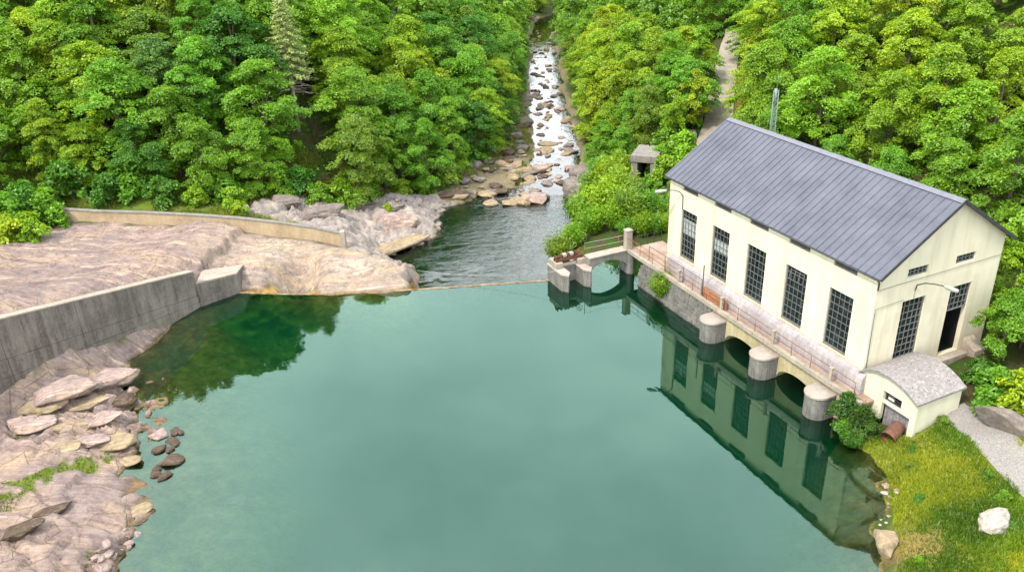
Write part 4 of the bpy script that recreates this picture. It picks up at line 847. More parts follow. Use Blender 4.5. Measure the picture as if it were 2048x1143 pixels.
def rock(name, p, size, rz, seed, mat, label, cat='rock', group=None, sub=3, layers=0, tilt=(0, 0), cuts=14, lo=.55):
    o = link(name, rockmesh(seed, size, sub, cuts, layers, lo), M[mat], None, p); o.rotation_euler = (tilt[0], tilt[1], rz); return tag(o, label, cat, group)
def onp(px, py, z, dz=0): q = at(px, py, z); return (q[0], q[1], z+dz)
rock('boulder', onp(1985, 1052, 1.75, .35), (.95, .8, .9), .4, 11, 'rock_white', 'white limestone boulder lying alone on the green bank', 'boulder', sub=4, layers=3, cuts=24, lo=.6)
rock('shore_rock', onp(1772, 1083, .35, 0), (.62, 1.15, .75), -.25, 12, 'rock_pale', 'pale smooth rock at the grassy right shore', 'rock', sub=4, cuts=9)
_q = at(2026, 876, 2.4); rock('stone_block', (_q[0], _q[1], H1(_q[0], _q[1])+.5), (2.4, .6, 1.0), rad(-52), 13, 'rock_grey', 'long grey stone block with a pale top beside the gravel path', 'rock', sub=4, cuts=12, lo=.5)
rock('rock_slab', onp(795, 492, -2.1, .1), (4.5, 1.1, .5), math.atan2(5.5, 5.6), 14, 'rock_pale', 'long pale rock slab reaching into the lower pool', 'rock', sub=4, cuts=10)
rock('layered_rock', onp(792, 448, -1.6, .3), (3.0, 2.0, 1.25), .25, 15, 'rock', 'broad layered grey rock above the long pale slab', 'rock', sub=4, layers=3)
rock('shelf_tip_rock', onp(788, 548, .1, -.5), (2.2, 2.6, 1.35), .1, 16, 'rock_pale', 'smooth pale rock tip of the shelf at the weir', 'rock', sub=4, cuts=8)
rock('ledge_rock', onp(880, 393, -2.0, .1), (2.4, .8, .5), .35, 17, 'rock', 'flat ledge of rock at the far left edge of the lower pool', 'rock', sub=3)
rock('dark_ledge', onp(760, 418, -.7, .1), (3.2, 1.0, .7), .2, 18, 'rock_grey', 'dark cracked ledge below the trees left of the lower pool', 'rock', sub=4, layers=2)
rock('grey_outcrop', onp(640, 432, .9, .3), (3.0, 1.3, 1.0), .3, 19, 'rock_grey', 'grey fractured outcrop behind the end of the curved wall', 'rock', sub=4, layers=3)
rock('grey_outcrop', onp(570, 412, 1.4, .35), (2.2, 1.2, 1.1), -.2, 20, 'rock_grey', 'grey outcrop under the bushes behind the middle of the curved wall', 'rock', sub=4, layers=3)
rock('river_boulder', onp(1068, 402, -2.5, .35), (1.75, 1.3, 1.0), -.4, 21, 'rock', 'large brownish boulder where the river enters the pool', 'boulder', sub=4, cuts=12)
rock('river_boulder', onp(1038, 405, -2.5, .15), (1.3, .9, .6), .3, 22, 'rock_pale', 'pale boulder touching the left side of the large river boulder', 'boulder', sub=3)
rock('river_boulder', onp(1045, 345, -2.65, .15), (1.9, .9, .55), .1, 23, 'rock_pale', 'broad pale boulder with a dark wet edge at the gravel bar', 'boulder', sub=3)
rock('river_boulder', onp(1078, 338, -2.7, .2), (1.3, .9, .65), -.3, 24, 'rock', 'rounded pinkish boulder in midstream beside the gravel bar', 'boulder', sub=3)
rock('outcrop', onp(1152, 385, -2.3, .6), (1.5, 2.4, 1.6), -.1, 25, 'rock_grey', 'dark grey outcrop on the right bank where the river enters the pool', 'rock', sub=4, layers=3)
rock('outcrop', onp(1165, 355, -2.2, .5), (1.7, 1.6, 1.3), .5, 26, 'rock_grey', 'grey rock behind the right bank outcrop under the bushes', 'rock', sub=3, layers=2)
rock('river_boulder', onp(1147, 408, -2.5, .1), (.75, .7, .5), .2, 27, 'rock_pale', 'small pale rounded stone at the foot of the right bank outcrop', 'boulder')
rock('river_boulder', onp(1137, 338, -2.75, .15), (.8, .6, .45), .2, 28, 'rock', 'pinkish stone against the right bank just upstream of the outcrop', 'boulder')
rock('sunken_rock', onp(470, 1000, -.55, -.15), (.8, .6, .35), .6, 29, 'rock_pale', 'pale rock lying under the shallow water off the left shore', 'rock')
rock('shore_rock', onp(222, 760, .75, .1), (1.9, 1.2, .8), .9, 30, 'rock', 'angular pinkish rock at the foot of the training wall by the water', 'rock', sub=4, layers=2)
rock('shore_rock', onp(120, 785, 1.6, .1), (2.6, 1.4, .85), .5, 31, 'rock', 'broad domed rock under the training wall at the left edge', 'rock', sub=4, layers=2)
rock('shore_rock', onp(235, 885, .55, 0), (1.5, .9, .45), .3, 32, 'rock_pale', 'flat ochre slab of the left shore beside the dark stones', 'rock', sub=4)
rock('shore_rock', onp(262, 920, .15, 0), (.85, .55, .3), -.5, 33, 'rock_pale', 'small triangular ochre slab at the edge of the left shore', 'rock')
for i, (x, y, z, sx, sy, sz, rz, ti, mt, lab) in enumerate((
    (95, 808, 1.5, 1.7, .9, .45, .3, .1, 'rock_pale', 'ochre slab below the broad domed rock at the left edge'), (185, 800, .95, 1.5, .8, .4, .6, -.1, 'rock_pale', 'thin ochre slab in front of the angular pinkish rock'), (250, 805, .3, .9, .6, .4, .2, .1, 'rock_dark', 'dark wet rock at the water below the angular pinkish rock'),
    (60, 845, 1.5, 1.9, .9, .4, .1, .08, 'rock', 'long pinkish slab at the left edge above the grass strip'), (140, 850, 1.1, 1.8, .8, .42, .25, -.08, 'rock_pale', 'long ochre slab in the middle of the left shore'), (215, 845, .65, 1.2, .8, .38, .5, .1, 'rock', 'pinkish slab near the water in the middle of the left shore'),
    (120, 893, 1.25, 1.6, .9, .35, .35, .06, 'rock_pale', 'flat ochre slab just above the grass strip'), (180, 882, .9, 1.3, .7, .35, .15, -.1, 'rock', 'flat pinkish slab just right of the slab above the grass strip'), (275, 1010, .35, .8, .6, .4, .4, .1, 'rock_pale', 'pale ochre ledge stone at the edge of the big lavender slab'), (40, 1065, 1.4, 1.2, .7, .5, .5, .1, 'rock_dark', 'dark broken rock on the big lavender slab at the left edge'), (110, 1020, 1.2, 1.1, .5, .38, .5, .0, 'rock_dark', 'dark broken ridge across the big lavender slab'))):
    q = at(x, y, z); rock('shore_slab', (q[0], q[1], H1(q[0], q[1])+.08), (sx, sy, sz), rz, 130+i, mt, lab, 'rock', sub=4, layers=2, tilt=(ti, -ti*.6), cuts=16, lo=.5)
for i, (x, y, s, mt) in enumerate(((318, 874, .75, 'rock'), (352, 866, .42, 'rock_dark'), (348, 886, .55, 'rock_dark'), (322, 900, .52, 'rock_dark'), (340, 902, .42, 'rock_dark'), (342, 925, .72, 'rock_dark'), (316, 942, .42, 'rock_dark'), (311, 952, .4, 'rock_dark'), (330, 956, .52, 'rock_dark'), (362, 868, .34, 'rock_dark'))):
    rock('shore_stone', onp(x, y, -.12, .12), (s*(1.15 if i != 5 else 1.2), s*.8, s*.62), i*1.3, 40+i, mt, 'pale flat topped stone at the head of the row of wet stones' if i == 0 else 'wet brown stone in the short row standing in the shallows off the left shore', 'stone', 'wet stones off the left shore')
rs = np.random.default_rng(5)
for i in range(26):
    t = rs.random(); x, y = 292-t*95 + rs.normal()*9, 1048+t*95 + rs.normal()*9; s = rs.uniform(.13, .34)
    p = onp(x, y, .12); rock('shore_pebble', (p[0], p[1], H1(p[0], p[1])+s*.25), (s*1.2, s*.85, s*.7), rs.uniform(0, 6), 60+i, 'rock' if i % 3 else 'rock_dark', 'small broken stone along the lower edge of the big rock on the left shore', 'stone', 'broken stones at the lower left shore', sub=2)
rm = [rockmesh(100+i, (1, .78, .48), 3, 18, 0, .5) for i in range(10)]
def scatter(n, fn, smin, smax, name, label, group, mats, sink=.3, seed=1):
    r = np.random.default_rng(seed)
    for i in range(n):
        p = fn(r)
        if p is None: continue
        me = rm[r.integers(len(rm))]; o = bpy.data.objects.new(name, me); COL.objects.link(o)
        if not me.materials: me.materials.append(None)
        s = smin + (smax-smin)*r.random()**2.2; o.scale = (s*r.uniform(.9, 1.4), s, s*r.uniform(.7, 1.1)); o.rotation_euler = (0, 0, r.uniform(0, 6.28)); o.location = (p[0], p[1], p[2]+s*sink)
        o.material_slots[0].link = 'OBJECT'; o.material_slots[0].material = M[mats[r.integers(len(mats))]]; tag(o, label, 'stone', group)
BARP = REG['bar']
def bar_pt(r):
    for _ in range(50):
        p = np.array([r.uniform(-11, 6), r.uniform(88, 128)])
        if inside(p[None], BARP)[0]: return (p[0], p[1], max(H1(*p), float(river_level(p[1]))-.1))
scatter(150, bar_pt, .22, 1.45, 'bar_stone', 'pale stone lying on the gravel bar at the head of the pool', 'stones of the gravel bar', ['rock_pale', 'rock_pale', 'rock_grey', 'rock_dark'], .2, 3)
def riv_pt(r):
    y = 97 + 135*r.random()**1.15; cx = np.interp(y, RIV[:, 1], RIV[:, 0]); x = cx + r.normal()*2.6
    if abs(x-cx) > 5.0: return None
    return (x, y, float(river_level(y))-.05)
scatter(230, riv_pt, .2, 1.05, 'stream_stone', 'small wet stone standing out of the shallow river', 'stones in the shallow river', ['rock_grey', 'rock_pale', 'rock_dark', 'rock_pale'], .12, 4)
def ledge_pt(r):
    y = 97 + 62*r.random()**1.3; cx = np.interp(y, RIV[:, 1], RIV[:, 0]); x = cx - 1.2 + r.normal()*2.6
    return (x, y, float(river_level(y))-.1) if abs(x-cx) < 5.5 else None
scatter(24, ledge_pt, .8, 1.9, 'river_rock', 'large pale rock breaking the shallow river', 'large rocks in the shallow river', ['rock_pale', 'rock', 'rock_grey'], .08, 14)
def pool_pt(r):
    x, y = r.uniform(700, 880), r.uniform(400, 425); p = at(x, y, -1.5); return (p[0], p[1], H1(p[0], p[1]))
scatter(24, pool_pt, .2, .5, 'bank_stone', 'grey stone on the rocky bank left of the lower pool', 'stones on the rocky bank of the pool', ['rock', 'rock_grey'], .2, 6)
def rsh_pt(r):
    t = r.random(); x, y = np.interp(t, [0, .5, 1], [1772, 1785, 1768]) + r.normal()*6, 950+t*100; p = at(x, y, .25); return (p[0], p[1], H1(p[0], p[1]))
scatter(22, rsh_pt, .08, .3, 'shore_pebble', 'pale pebble along the edge of the grassy right shore', 'pebbles of the right shore', ['rock_white', 'rock_pale'], .2, 8)

# ------------------------------------------------------------------ foliage
def quads(C, Nn, s, asp, r):
    """one leaf-shaped quad per centre"""
    n = len(C); t = r.normal(size=(n, 3)); t -= (t*Nn).sum(1)[:, None]*Nn; t /= np.linalg.norm(t, axis=1)[:, None]+1e-9; b = np.cross(Nn, t)
    s = np.asarray(s)[:, None]; V = np.stack([C-t*s, C+b*s*asp+Nn*s*.12, C+t*s, C-b*s*asp+Nn*s*.12], 1).reshape(-1, 3); return V, np.arange(4*n).reshape(n, 4)
def unit(v): return v/(np.linalg.norm(v, axis=-1, keepdims=True)+1e-9)
def crown(seed, H, R, nl=11, nsp=20, nleaf=105, ls=.108, base=.16, flat=.35, narrow=1., spr=(.38, .82)):
    r = np.random.default_rng(seed); Cs = []; Ns = []; T = []; lobes = []
    for i in range(nl):
        h = base + (1-base)*((i+.7)/nl)**.9; ang = i*2.4+r.uniform(-.5, .5); prof = math.sin(math.pi*min(1, max(.05, (h-base+.12)/(1.1-base))))**.7
        rr = R*prof*r.uniform(.45, .75) if i < nl-1 else .1*R; lr = R*r.uniform(.36, .54)*(.75+.4*prof)*narrow**.5
        lobes.append((np.array([rr*math.cos(ang), rr*math.sin(ang), H*h - lr*.55]), lr))
    for (lc, lr) in lobes:
        k = int(nsp*(.7+.6*r.random())); d = unit(r.normal(size=(k, 3))+np.array([0, 0, .35])); d[:, 2] = np.where(d[:, 2] < -.45, -d[:, 2], d[:, 2])
        P = lc + d*lr*r.uniform(.62, 1.12, (k, 1))*np.array([1, 1, .8]); out = unit(np.column_stack([P[:, :2], np.zeros(k)])); nn = unit(d*flat + np.array([0, 0, .75]) + out*.28 + r.normal(size=(k, 3))*.14)
        tone = np.clip(r.normal(.5, .17, k), 0, 1)
        for j in range(k):
            m = int(nleaf*r.uniform(.6, 1.3)); rs_ = r.uniform(*spr); q = np.sqrt(r.random(m))*rs_; w = r.uniform(0, 6.283, m); n0 = nn[j]; t = unit(np.cross(n0, [.3, .9, .2])); b = np.cross(n0, t)
            st = 1.35*out[j] if True else 0
            C = P[j] + (np.cos(w)*q)[:, None]*t + (np.sin(w)*q)[:, None]*b - np.array([0, 0, 1])*(q*q*.30)[:, None] + r.normal(size=(m, 3))*np.array([.05, .05, .09]); C += out[j]*(((C-P[j])@out[j])*.3)[:, None]
            Cs.append(C); Ns.append(unit(n0 + r.normal(size=(m, 3))*.58)); T.append(np.clip(tone[j] + r.normal(size=m)*.14, 0, 1))
    C = np.vstack(Cs); Nn = np.vstack(Ns); T = np.concatenate(T); s = ls*r.uniform(.7, 1.35, len(C)); V, Fq = quads(C, Nn, s, .55, r)
    return npmesh('crown', V, Fq, False, dict(tone=np.repeat(T, 4))), lobes
def trunk(H, lobes, r0=.2, seed=0):
    r = random.Random(seed); mb = MB(); pts = [(0, 0, -.6), (r.uniform(-.1, .1), r.uniform(-.1, .1), H*.3), (r.uniform(-.25, .25), r.uniform(-.25, .25), H*.6), (lobes[-1][0][0], lobes[-1][0][1], H*.88)]
    mb.tube(pts, [r0*1.25, r0*.85, r0*.5, r0*.15], 8)
    for lc, lr in lobes[:-1]:
        z0 = max(H*.18, lc[2]-H*.22); f = np.interp(z0, [p[2] for p in pts], range(4)); i = min(int(f), 2); u = f-i; s = [pts[i][k]*(1-u)+pts[i+1][k]*u for k in range(3)]
        e = lc; mid = [(s[k]+e[k])/2 + (.25 if k == 2 else 0) for k in range(3)]; mb.tube([s, mid, e], [r0*.4, r0*.28, r0*.08], 5, cap=False)
    V = np.array(mb.v); me = bpy.data.meshes.new('trunk'); me.from_pydata(mb.v, [], mb.f); me.polygons.foreach_set('use_smooth', mb.sm); me.materials.append(M['bark']); return me
KIND = {}
for k, (H, R, kw) in {'beech': (13, 3.7, {}), 'beech_wide': (11.5, 4.2, dict(nl=13)), 'lime': (12, 3.3, dict(nl=13, flat=.6)), 'ash': (14, 2.8, dict(nl=13, flat=.5, narrow=.8)), 'young': (8.5, 2.5, dict(nl=8, nsp=12, base=.15, ls=.12, spr=(.35, .7)))}.items():
    for v in range(3):
        sd = abs(hash(k)) % 1 + {'beech': 10, 'beech_wide': 20, 'lime': 30, 'ash': 40, 'young': 50}[k]+v
        me, lob = crown(sd, H, R, **kw); me.materials.append(M['leaf']); KIND[(k, v)] = (me, trunk(H, lob, .2 if k != 'young' else .1, sd), H, R)
for v in range(3):
    me, lob = crown(70+v, 2.6, 1.7, nl=8, nsp=11, nleaf=44, ls=.13, base=.05, flat=.6, spr=(.25, .5)); me.materials.append(M['leaf']); KIND[('shrub', v)] = (me, trunk(2.6, lob, .05, 70+v), 2.6, 1.7)
for v in range(2):   # narrow-leaved willow scrub: thin upright leaves
    r = np.random.default_rng(80+v); n = 5200; st = 46; a = r.uniform(0, 6.28, st); rr = np.sqrt(r.random(st))*1.5; tips = np.column_stack([rr*np.cos(a), rr*np.sin(a), 3.3-rr*.75+r.normal(size=st)*.3]); k = r.integers(0, st, n); t = r.uniform(.12, 1, n)**.8
    C = np.column_stack([tips[k, 0]*t**1.1, tips[k, 1]*t**1.1, tips[k, 2]*t]) + r.normal(size=(n, 3))*(.10+.18*t[:, None]); V, Fq = quads(C, unit(r.normal(size=(n, 3))*.6+np.array([0, 0, .7])), .17*r.uniform(.7, 1.3, n), .24, r)
    tn = np.clip(r.normal(.5, .18, st)[k]+r.normal(size=n)*.12, 0, 1); me = npmesh('crown', V, Fq, False, dict(tone=np.repeat(tn, 4))); me.materials.append(M['leaf'])
    mb = MB()
    for i in range(0, st, 3): mb.tube([(0, 0, -.3), tuple(tips[i]*.5), tuple(tips[i]*.95)], [.035, .025, .008], 4, cap=False)
    tm = bpy.data.meshes.new('trunk'); tm.from_pydata(mb.v, [], mb.f); tm.materials.append(M['bark']); KIND[('willow', v)] = (me, tm, 3.3, 1.9)
CLS = {'ivy': (.050, .125, .014), 'bright': (.195, .355, .014), 'yellow': (.265, .385, .012), 'mid': (.130, .290, .014), 'deep': (.075, .200, .016), 'blue': (.085, .195, .035), 'olive': (.165, .265, .020)}
CN = {'ivy': 'dark green', 'bright': 'bright green', 'yellow': 'yellow-green', 'mid': 'mid green', 'deep': 'dark green', 'blue': 'cool green', 'olive': 'olive green'}
def plant(kind, v, p, s, rz, cls, name, label, cat, group=None, sz=1., names=('trunk', 'crown'), jit=.12):
    me, tm, H, R = KIND[(kind, v)]; e = empty(name, p, rz); e.scale = (s, s, s*sz); tag(e, label, cat, group)
    t = bpy.data.objects.new(names[0], tm); COL.objects.link(t); t.parent = e; c = bpy.data.objects.new(names[1], me); COL.objects.link(c); c.parent = e
    k = CLS[cls]; f = 1+random.uniform(-jit, jit); g = 1+random.uniform(-jit, jit); c.color = (k[0]*f*g, k[1]*f, k[2]*f*(2-g), 1); return e
ORD = 'first second third fourth fifth sixth seventh eighth ninth tenth eleventh twelfth thirteenth fourteenth fifteenth sixteenth seventeenth eighteenth nineteenth twentieth twenty-first twenty-second twenty-third twenty-fourth twenty-fifth twenty-sixth twenty-seventh twenty-eighth twenty-ninth thirtieth'.split()
# forest: blue-noise sites on the slopes, kept clear of floor, road and buildings
def forest_sites():
    r = np.random.default_rng(21); pts = []; cell = {}
    cand = np.column_stack([r.uniform(-115, 110, 60000), r.uniform(34, 330, 60000)]); ins = inside(cand, FLOOR)
    best = np.full(len(cand), 1e9)
    for i in range(len(FLOOR)):
        d, _, _ = seg_dist(cand, FLOOR[i], FLOOR[(i+1) % len(FLOOR)]); best = np.minimum(best, d)
    rd, rt, rside = line_dist(cand, ROADL); loc = (cand - [BX, BY]); bb = loc @ VX; ab = loc @ UX; inb = (bb > -3) & (bb < 13) & (ab > -7) & (ab < 24)
    ok = (~ins) & (best > .5 + 1.1*(cand[:, 1] > 128)) & (rd > 3.3) & ~inb; cand = cand[ok]; best = best[ok]; out = []
    for (x, y), b in zip(cand, best):
        sp = 3.7 if y < 150 else (4.8 if y < 200 else 6.0); kx, ky = int(x//7), int(y//7)
        if all((x-q[0])**2+(y-q[1])**2 > sp*sp for i in (-1, 0, 1) for j in (-1, 0, 1) for q in cell.get((kx+i, ky+j), ())):
            cell.setdefault((kx, ky), []).append((x, y)); out.append((x, y, b))
    return np.array(out)
FS = forest_sites(); CON = hit(598, 262); FS = FS[~((np.abs(FS[:, 0]-(pl[0]+1.2)*FS[:, 1]/pl[1]) < 3.4) & (FS[:, 1] > pl[1]-12) & (FS[:, 1] < pl[1]+5))]; FS = FS[~((np.abs(FS[:, 0]-CON[0]-(FS[:, 1]-CON[1])*CON[0]/CON[1]) < 2.6) & (FS[:, 1] < CON[1]+2) & (FS[:, 1] > CON[1]-9))]; FZ = height(FS[:, :2], detail=False); PJ = project(np.column_stack([FS[:, :2], FZ+8])); PT = project(np.column_stack([FS[:, :2], FZ+12.5])); PB = project(np.column_stack([FS[:, :2], FZ+3]))
vis = (PJ[:, 0] > -70) & (PJ[:, 0] < 2118) & (PB[:, 1] > -12) & (PJ[:, 2] > 0)
# painter-style coverage test so that only trees that show are built as individuals
order = np.argsort(PJ[:, 2]); cov = np.zeros((60, 110), int); shows = np.zeros(len(FS))
for i in order:
    if not vis[i]: continue
    s = F/PJ[i, 2]; x0, x1 = PJ[i, 0]-2.6*s, PJ[i, 0]+2.6*s; y0, y1 = PT[i, 1], PB[i, 1]+2*s
    c0, c1, r0, r1 = int(max(0, x0/20+2)), int(min(110, x1/20+3)), int(max(0, y0/20)), int(min(60, y1/20+1))
    if c1 <= c0 or r1 <= r0: continue
    w = cov[r0:r1, c0:c1]; shows[i] = (w < 2).sum()*1.; w += 1
side = np.where(FS[:, 0] < np.interp(FS[:, 1], RIV[:, 1], RIV[:, 0], left=0.5), 'L', 'R')
ids = [i for i in order if vis[i] and shows[i] >= 1]
print('FOREST sites', len(FS), 'visible', vis.sum(), 'shown', len(ids))
ids = sorted(ids, key=lambda i: -shows[i])[:285]; chosen = set(ids)
rng = np.random.default_rng(31)
groups = {}
for i in ids: groups.setdefault((side[i], int(FS[i, 2]//6) if FS[i, 1] < 165 else 90+int((FS[i, 1]-165)//25)), []).append(i)
for (sd, row), mem in groups.items():
    mem.sort(key=lambda i: PJ[i, 0])
    for n, i in enumerate(mem):
        x, y = FS[i, :2]; z = FZ[i]; px, py = PJ[i, 0], PJ[i, 1]
        yel = fbm(x*.06, y*.06, 7, 3) + (.34 if sd == 'R' else .18) + rng.normal()*.24
        if sd == 'L' and px < 330: yel -= .18
        cls = 'yellow' if yel > .48 else 'bright' if yel > .20 else 'olive' if rng.random() < .07 else 'mid' if yel > -.32 else ('blue' if rng.random() < .25 else 'deep')
        kind = rng.choice(['beech', 'beech_wide', 'lime', 'ash'], p=[.34, .26, .25, .15] if sd == 'L' else [.25, .25, .3, .2])
        edge = FS[i, 2] < 3.5
        s = rng.uniform(.92, 1.28)*(.8 if edge else 1)*(1.05 if y > 150 else 1)
        if sd == 'R' and y < 110: s *= .82
        hill = 'left wooded slope' if sd == 'L' else 'right wooded slope'
        if row < 90: lab = f'{CN[cls]} broadleaf tree, {ORD[min(n,29)]} from left in {ORD[row]} row of the {hill[:-13].strip()} slope'
        else: lab = f'{CN[cls]} broadleaf tree, {ORD[min(n,29)]} from left in {ORD[row-90]} far stand, {"left" if sd == "L" else "right"} bank'
        plant(kind, int(rng.integers(3)), (x, y, z-.3), s, rng.uniform(0, 6.28), cls, 'broadleaf_tree', lab, 'tree', f'trees of the {hill}', rng.uniform(.70, .95))
# the wood beyond: one mass of the remaining crowns, joined
def stuff_wood():
    Vs = []; Fs = []; Ts = []; n0 = 0
    src = {}
    for v in range(4):
        me, _ = crown(200+v, 12.5, 3.9, nl=9, nsp=13, nleaf=30, ls=.23); V = np.zeros(len(me.vertices)*3, np.float32); me.vertices.foreach_get('co', V); T = np.zeros(len(me.vertices), np.float32); me.attributes['tone'].data.foreach_get('value', T); src[v] = (V.reshape(-1, 3), T); bpy.data.meshes.remove(me)
    for i in range(len(FS)):
        if i in chosen: continue
        x, y = FS[i, :2]
        if (FS[i, 2] > 75 and not vis[i]) or y < 40: continue
        V, T = src[rng.integers(4)]; w = rng.uniform(0, 6.28); s = rng.uniform(.8, 1.1)*(.82 if side[i] == 'R' and y < 110 else 1); R2 = np.array([[math.cos(w), -math.sin(w), 0], [math.sin(w), math.cos(w), 0], [0, 0, 1]])
        Vs.append((V*s) @ R2.T + np.array([x, y, FZ[i]-.3])); Fs.append(np.arange(n0, n0+len(V)).reshape(-1, 4)); Ts.append(np.clip(T + rng.normal()*.15, 0, 1)); n0 += len(V)
    me = npmesh('far_wood', np.vstack(Vs), np.vstack(Fs), False, dict(tone=np.concatenate(Ts))); me.materials.append(M['leaf']); o = bpy.data.objects.new('far_wood', me); COL.objects.link(o); o.color = (.135, .275, .016, 1); tag(o, kind='stuff')
stuff_wood()
# pale conifer with a bare lower trunk
def conifer():
    b = hit(598, 262); b = np.array([b[0], b[1], H1(b[0], b[1])]); H = top_z(b, -6)-b[2]; e = empty('conifer', b); tag(e, 'tall pale conifer with bare lower branches among the trees of the left slope', 'tree')
    r = np.random.default_rng(9); mb = MB(); mb.tube([(0, 0, -.5), (.05, 0, H*.5), (0, 0, H)], [.22, .14, .02], 8)
    tw_ = MB(); C = []; N_ = []
    for i in range(130):
        t = i/130; z = H*(.30+.69*t); L = (3.2*(1-t)**.8+.3)*r.uniform(.75, 1.1); a = i*2.4; d = np.array([math.cos(a), math.sin(a), -.12]); tip = np.array([0, 0, z])+d*L; mid = np.array([0, 0, z])+d*L*.5+np.array([0, 0, .12])
        mb.tube([(0, 0, z), mid, tip], [.035, .022, .006], 4, cap=False)
        if t > .17:
            m = int(40+55*L); u = r.random(m)**.7; c = np.array([0, 0, z])+d*L*u[:, None]+r.normal(size=(m, 3))*np.array([.16, .16, .06])*(.5+u[:, None]); C.append(c); N_.append(unit(np.array([0, 0, 1])+r.normal(size=(m, 3))*.5))
        else:
            for k in range(3):
                u = r.uniform(.3, .9); s = np.array([0, 0, z])+d*L*u; mb.tube([s, s+r.normal(size=3)*np.array([.5, .5, .15])], [.014, .004], 4, cap=False)
    o = mb.build('trunk', M['dead_bark'], e, (0, 0, 0)); C = np.vstack(C); V, Fq = quads(C, np.vstack(N_), .14*r.uniform(.7, 1.4, len(C)), .3, r); me = npmesh('crown', V, Fq, False, dict(tone=np.repeat(r.uniform(.3, .8, len(C)), 4))); me.materials.append(M['needle']); c = link('crown', me, None, e); c.color = (.33, .41, .15, 1)
conifer()
# named shrubs and small trees
def pl_(kind, v, px, py, z, s, cls, name, label, cat='bush', group=None, sz=1., ground=True):
    q = at(px, py, z); zz = H1(q[0], q[1]) if ground else z; return plant(kind, v, (q[0], q[1], zz-.1), s, random.uniform(0, 6.28), cls, name, label, cat, group, sz)
WL = [(1118, 505, -.6, 1.0, 'olive', 'at the water edge left of the sluice gate'), (1150, 478, 0, .85, 'bright', 'behind the sluice gate beam'), (1185, 462, .2, .9, 'bright', 'behind the left end of the footbridge'), (1225, 460, .3, .9, 'bright', 'behind the middle of the footbridge'), (1265, 455, .6, 1.2, 'olive', 'just behind the tall concrete pillar'), (1300, 452, 1.0, 1.0, 'mid', 'between the pillar and the powerhouse corner'),
      (1250, 480, .2, .6, 'mid', 'low behind the right end of the footbridge'), (1288, 474, .6, .75, 'bright', 'against the back railing of the platform'), (1316, 470, 1.0, .6, 'mid', 'at the back corner of the platform'), (1335, 452, 2., .55, 'bright', 'beside the far wall of the powerhouse'),
      (1165, 440, 0, 1.25, 'mid', 'on the right bank of the lower pool'), (1205, 430, .5, 1.4, 'yellow', 'in the middle of the thicket right of the pool'), (1240, 415, .7, 1.35, 'bright', 'below the low canal wall'), (1180, 400, -.1, 1.2, 'mid', 'above the right bank outcrop'), (1215, 385, .4, 1.25, 'yellow', 'left of the canal portal'), (1235, 355, .8, 1.1, 'bright', 'close to the left side of the canal portal'), (1205, 345, .2, 1.2, 'mid', 'at the upper end of the thicket by the river')]
for i, (px, py, z, s, c, w) in enumerate(WL): pl_('willow', i % 2, px, py, z, s, c, 'willow_bush', f'feathery {CN[c]} willow bush {w}', 'bush', 'willow bushes between river and powerhouse')
pl_('willow', 0, 1322, 598, 0, .75, 'olive', 'hanging_bush', 'small leafy bush hanging over the water from the rubble face', 'bush', ground=False)
pl_('willow', 1, 1340, 590, .3, .6, 'mid', 'hanging_bush', 'dark low bush growing out of the rubble face under the kerb', 'bush', ground=False)
for i, (k, b, a, z, s, sz, c, w) in enumerate((('shrub', -1.3, -.5, .9, .62, 1.0, 'ivy', 'dark ivy like bush over the end of the walkway'), ('willow', -1.35, -1.5, .2, .62, 1.0, 'ivy', 'dark feathery bush beside the rusted pipe'), ('shrub', -1.9, -1.1, .1, .55, .8, 'deep', 'leafy bush hanging over the water by the last pier'), ('shrub', -1.2, -2.1, .5, .5, .8, 'ivy', 'low dark bush under the window of the vaulted shed'), ('willow', -2.2, -2.0, -.2, .45, .8, 'deep', 'low green bush trailing into the water below the rusted pipe'))):
    plant(k, i % 2, lb(b, a, z), s, i, c, 'bank_bush', w, 'bush', None, sz)
for i, (px, py, z, s, c, w) in enumerate(((1345, 300, 3.0, .75, 'bright', 'young bright tree left of the far roof corner'), (1385, 262, 4.2, .8, 'yellow', 'young yellow-green tree between the road and the roof'), (1345, 275, 3.2, .6, 'mid', 'young green tree above the right end of the canal portal'), (1352, 400, 3.2, .4, 'bright', 'small tree beside the far end wall of the powerhouse'), (1318, 400, 2.2, .30, 'mid', 'small tree in front of the dark canal opening'), (1395, 205, 5, .9, 'bright', 'slim tree at the left edge of the hill road'), (1250, 265, 1.5, .85, 'mid', 'young tree over the river left of the canal portal'), (1215, 275, .5, .85, 'bright', 'young tree leaning over the right river bank'))):
    pl_('young', i % 3, px, py, z, s, c, 'young_tree', w, 'tree')
for i, (b, a, s, c, w) in enumerate(((12.8, 2.0, .8, 'bright', 'bushy tree behind the right corner of the powerhouse'), (12.4, -4.6, .72, 'mid', 'bushy green tree right of the open doorway and its step'), (14.8, -3.6, .8, 'mid', 'broad leafy tree at the right edge above the gravel path'), (10.6, -6.3, .38, 'bright', 'small bright tree above the end of the gravel path'), (13.5, -7, .6, 'bright', 'leafy tree at the right edge of the picture above the stone block'), (13.0, 6.0, .6, 'olive', 'thin tree behind the ridge of the powerhouse'), (14, 10.5, .75, 'bright', 'bright tree close behind the middle of the roof'), (13.2, 15, .7, 'mid', 'green tree behind the far third of the roof'), (13.5, 19, .65, 'yellow', 'yellow-green tree behind the far end of the roof'))):
    q = lb(b, a); plant('young', i % 3, (q[0], q[1], H1(q[0], q[1])-.2), s, i*1.1, c, 'young_tree', w, 'tree')
pl_('young', 1, 1995, 728, 2.7, .62, 'mid', 'young_tree', 'bushy tree pressing against the right edge of the gable end', 'tree'); pl_('young', 2, 2040, 690, 3.0, .7, 'bright', 'young_tree', 'bright bushy tree at the right edge beside the gable end', 'tree')
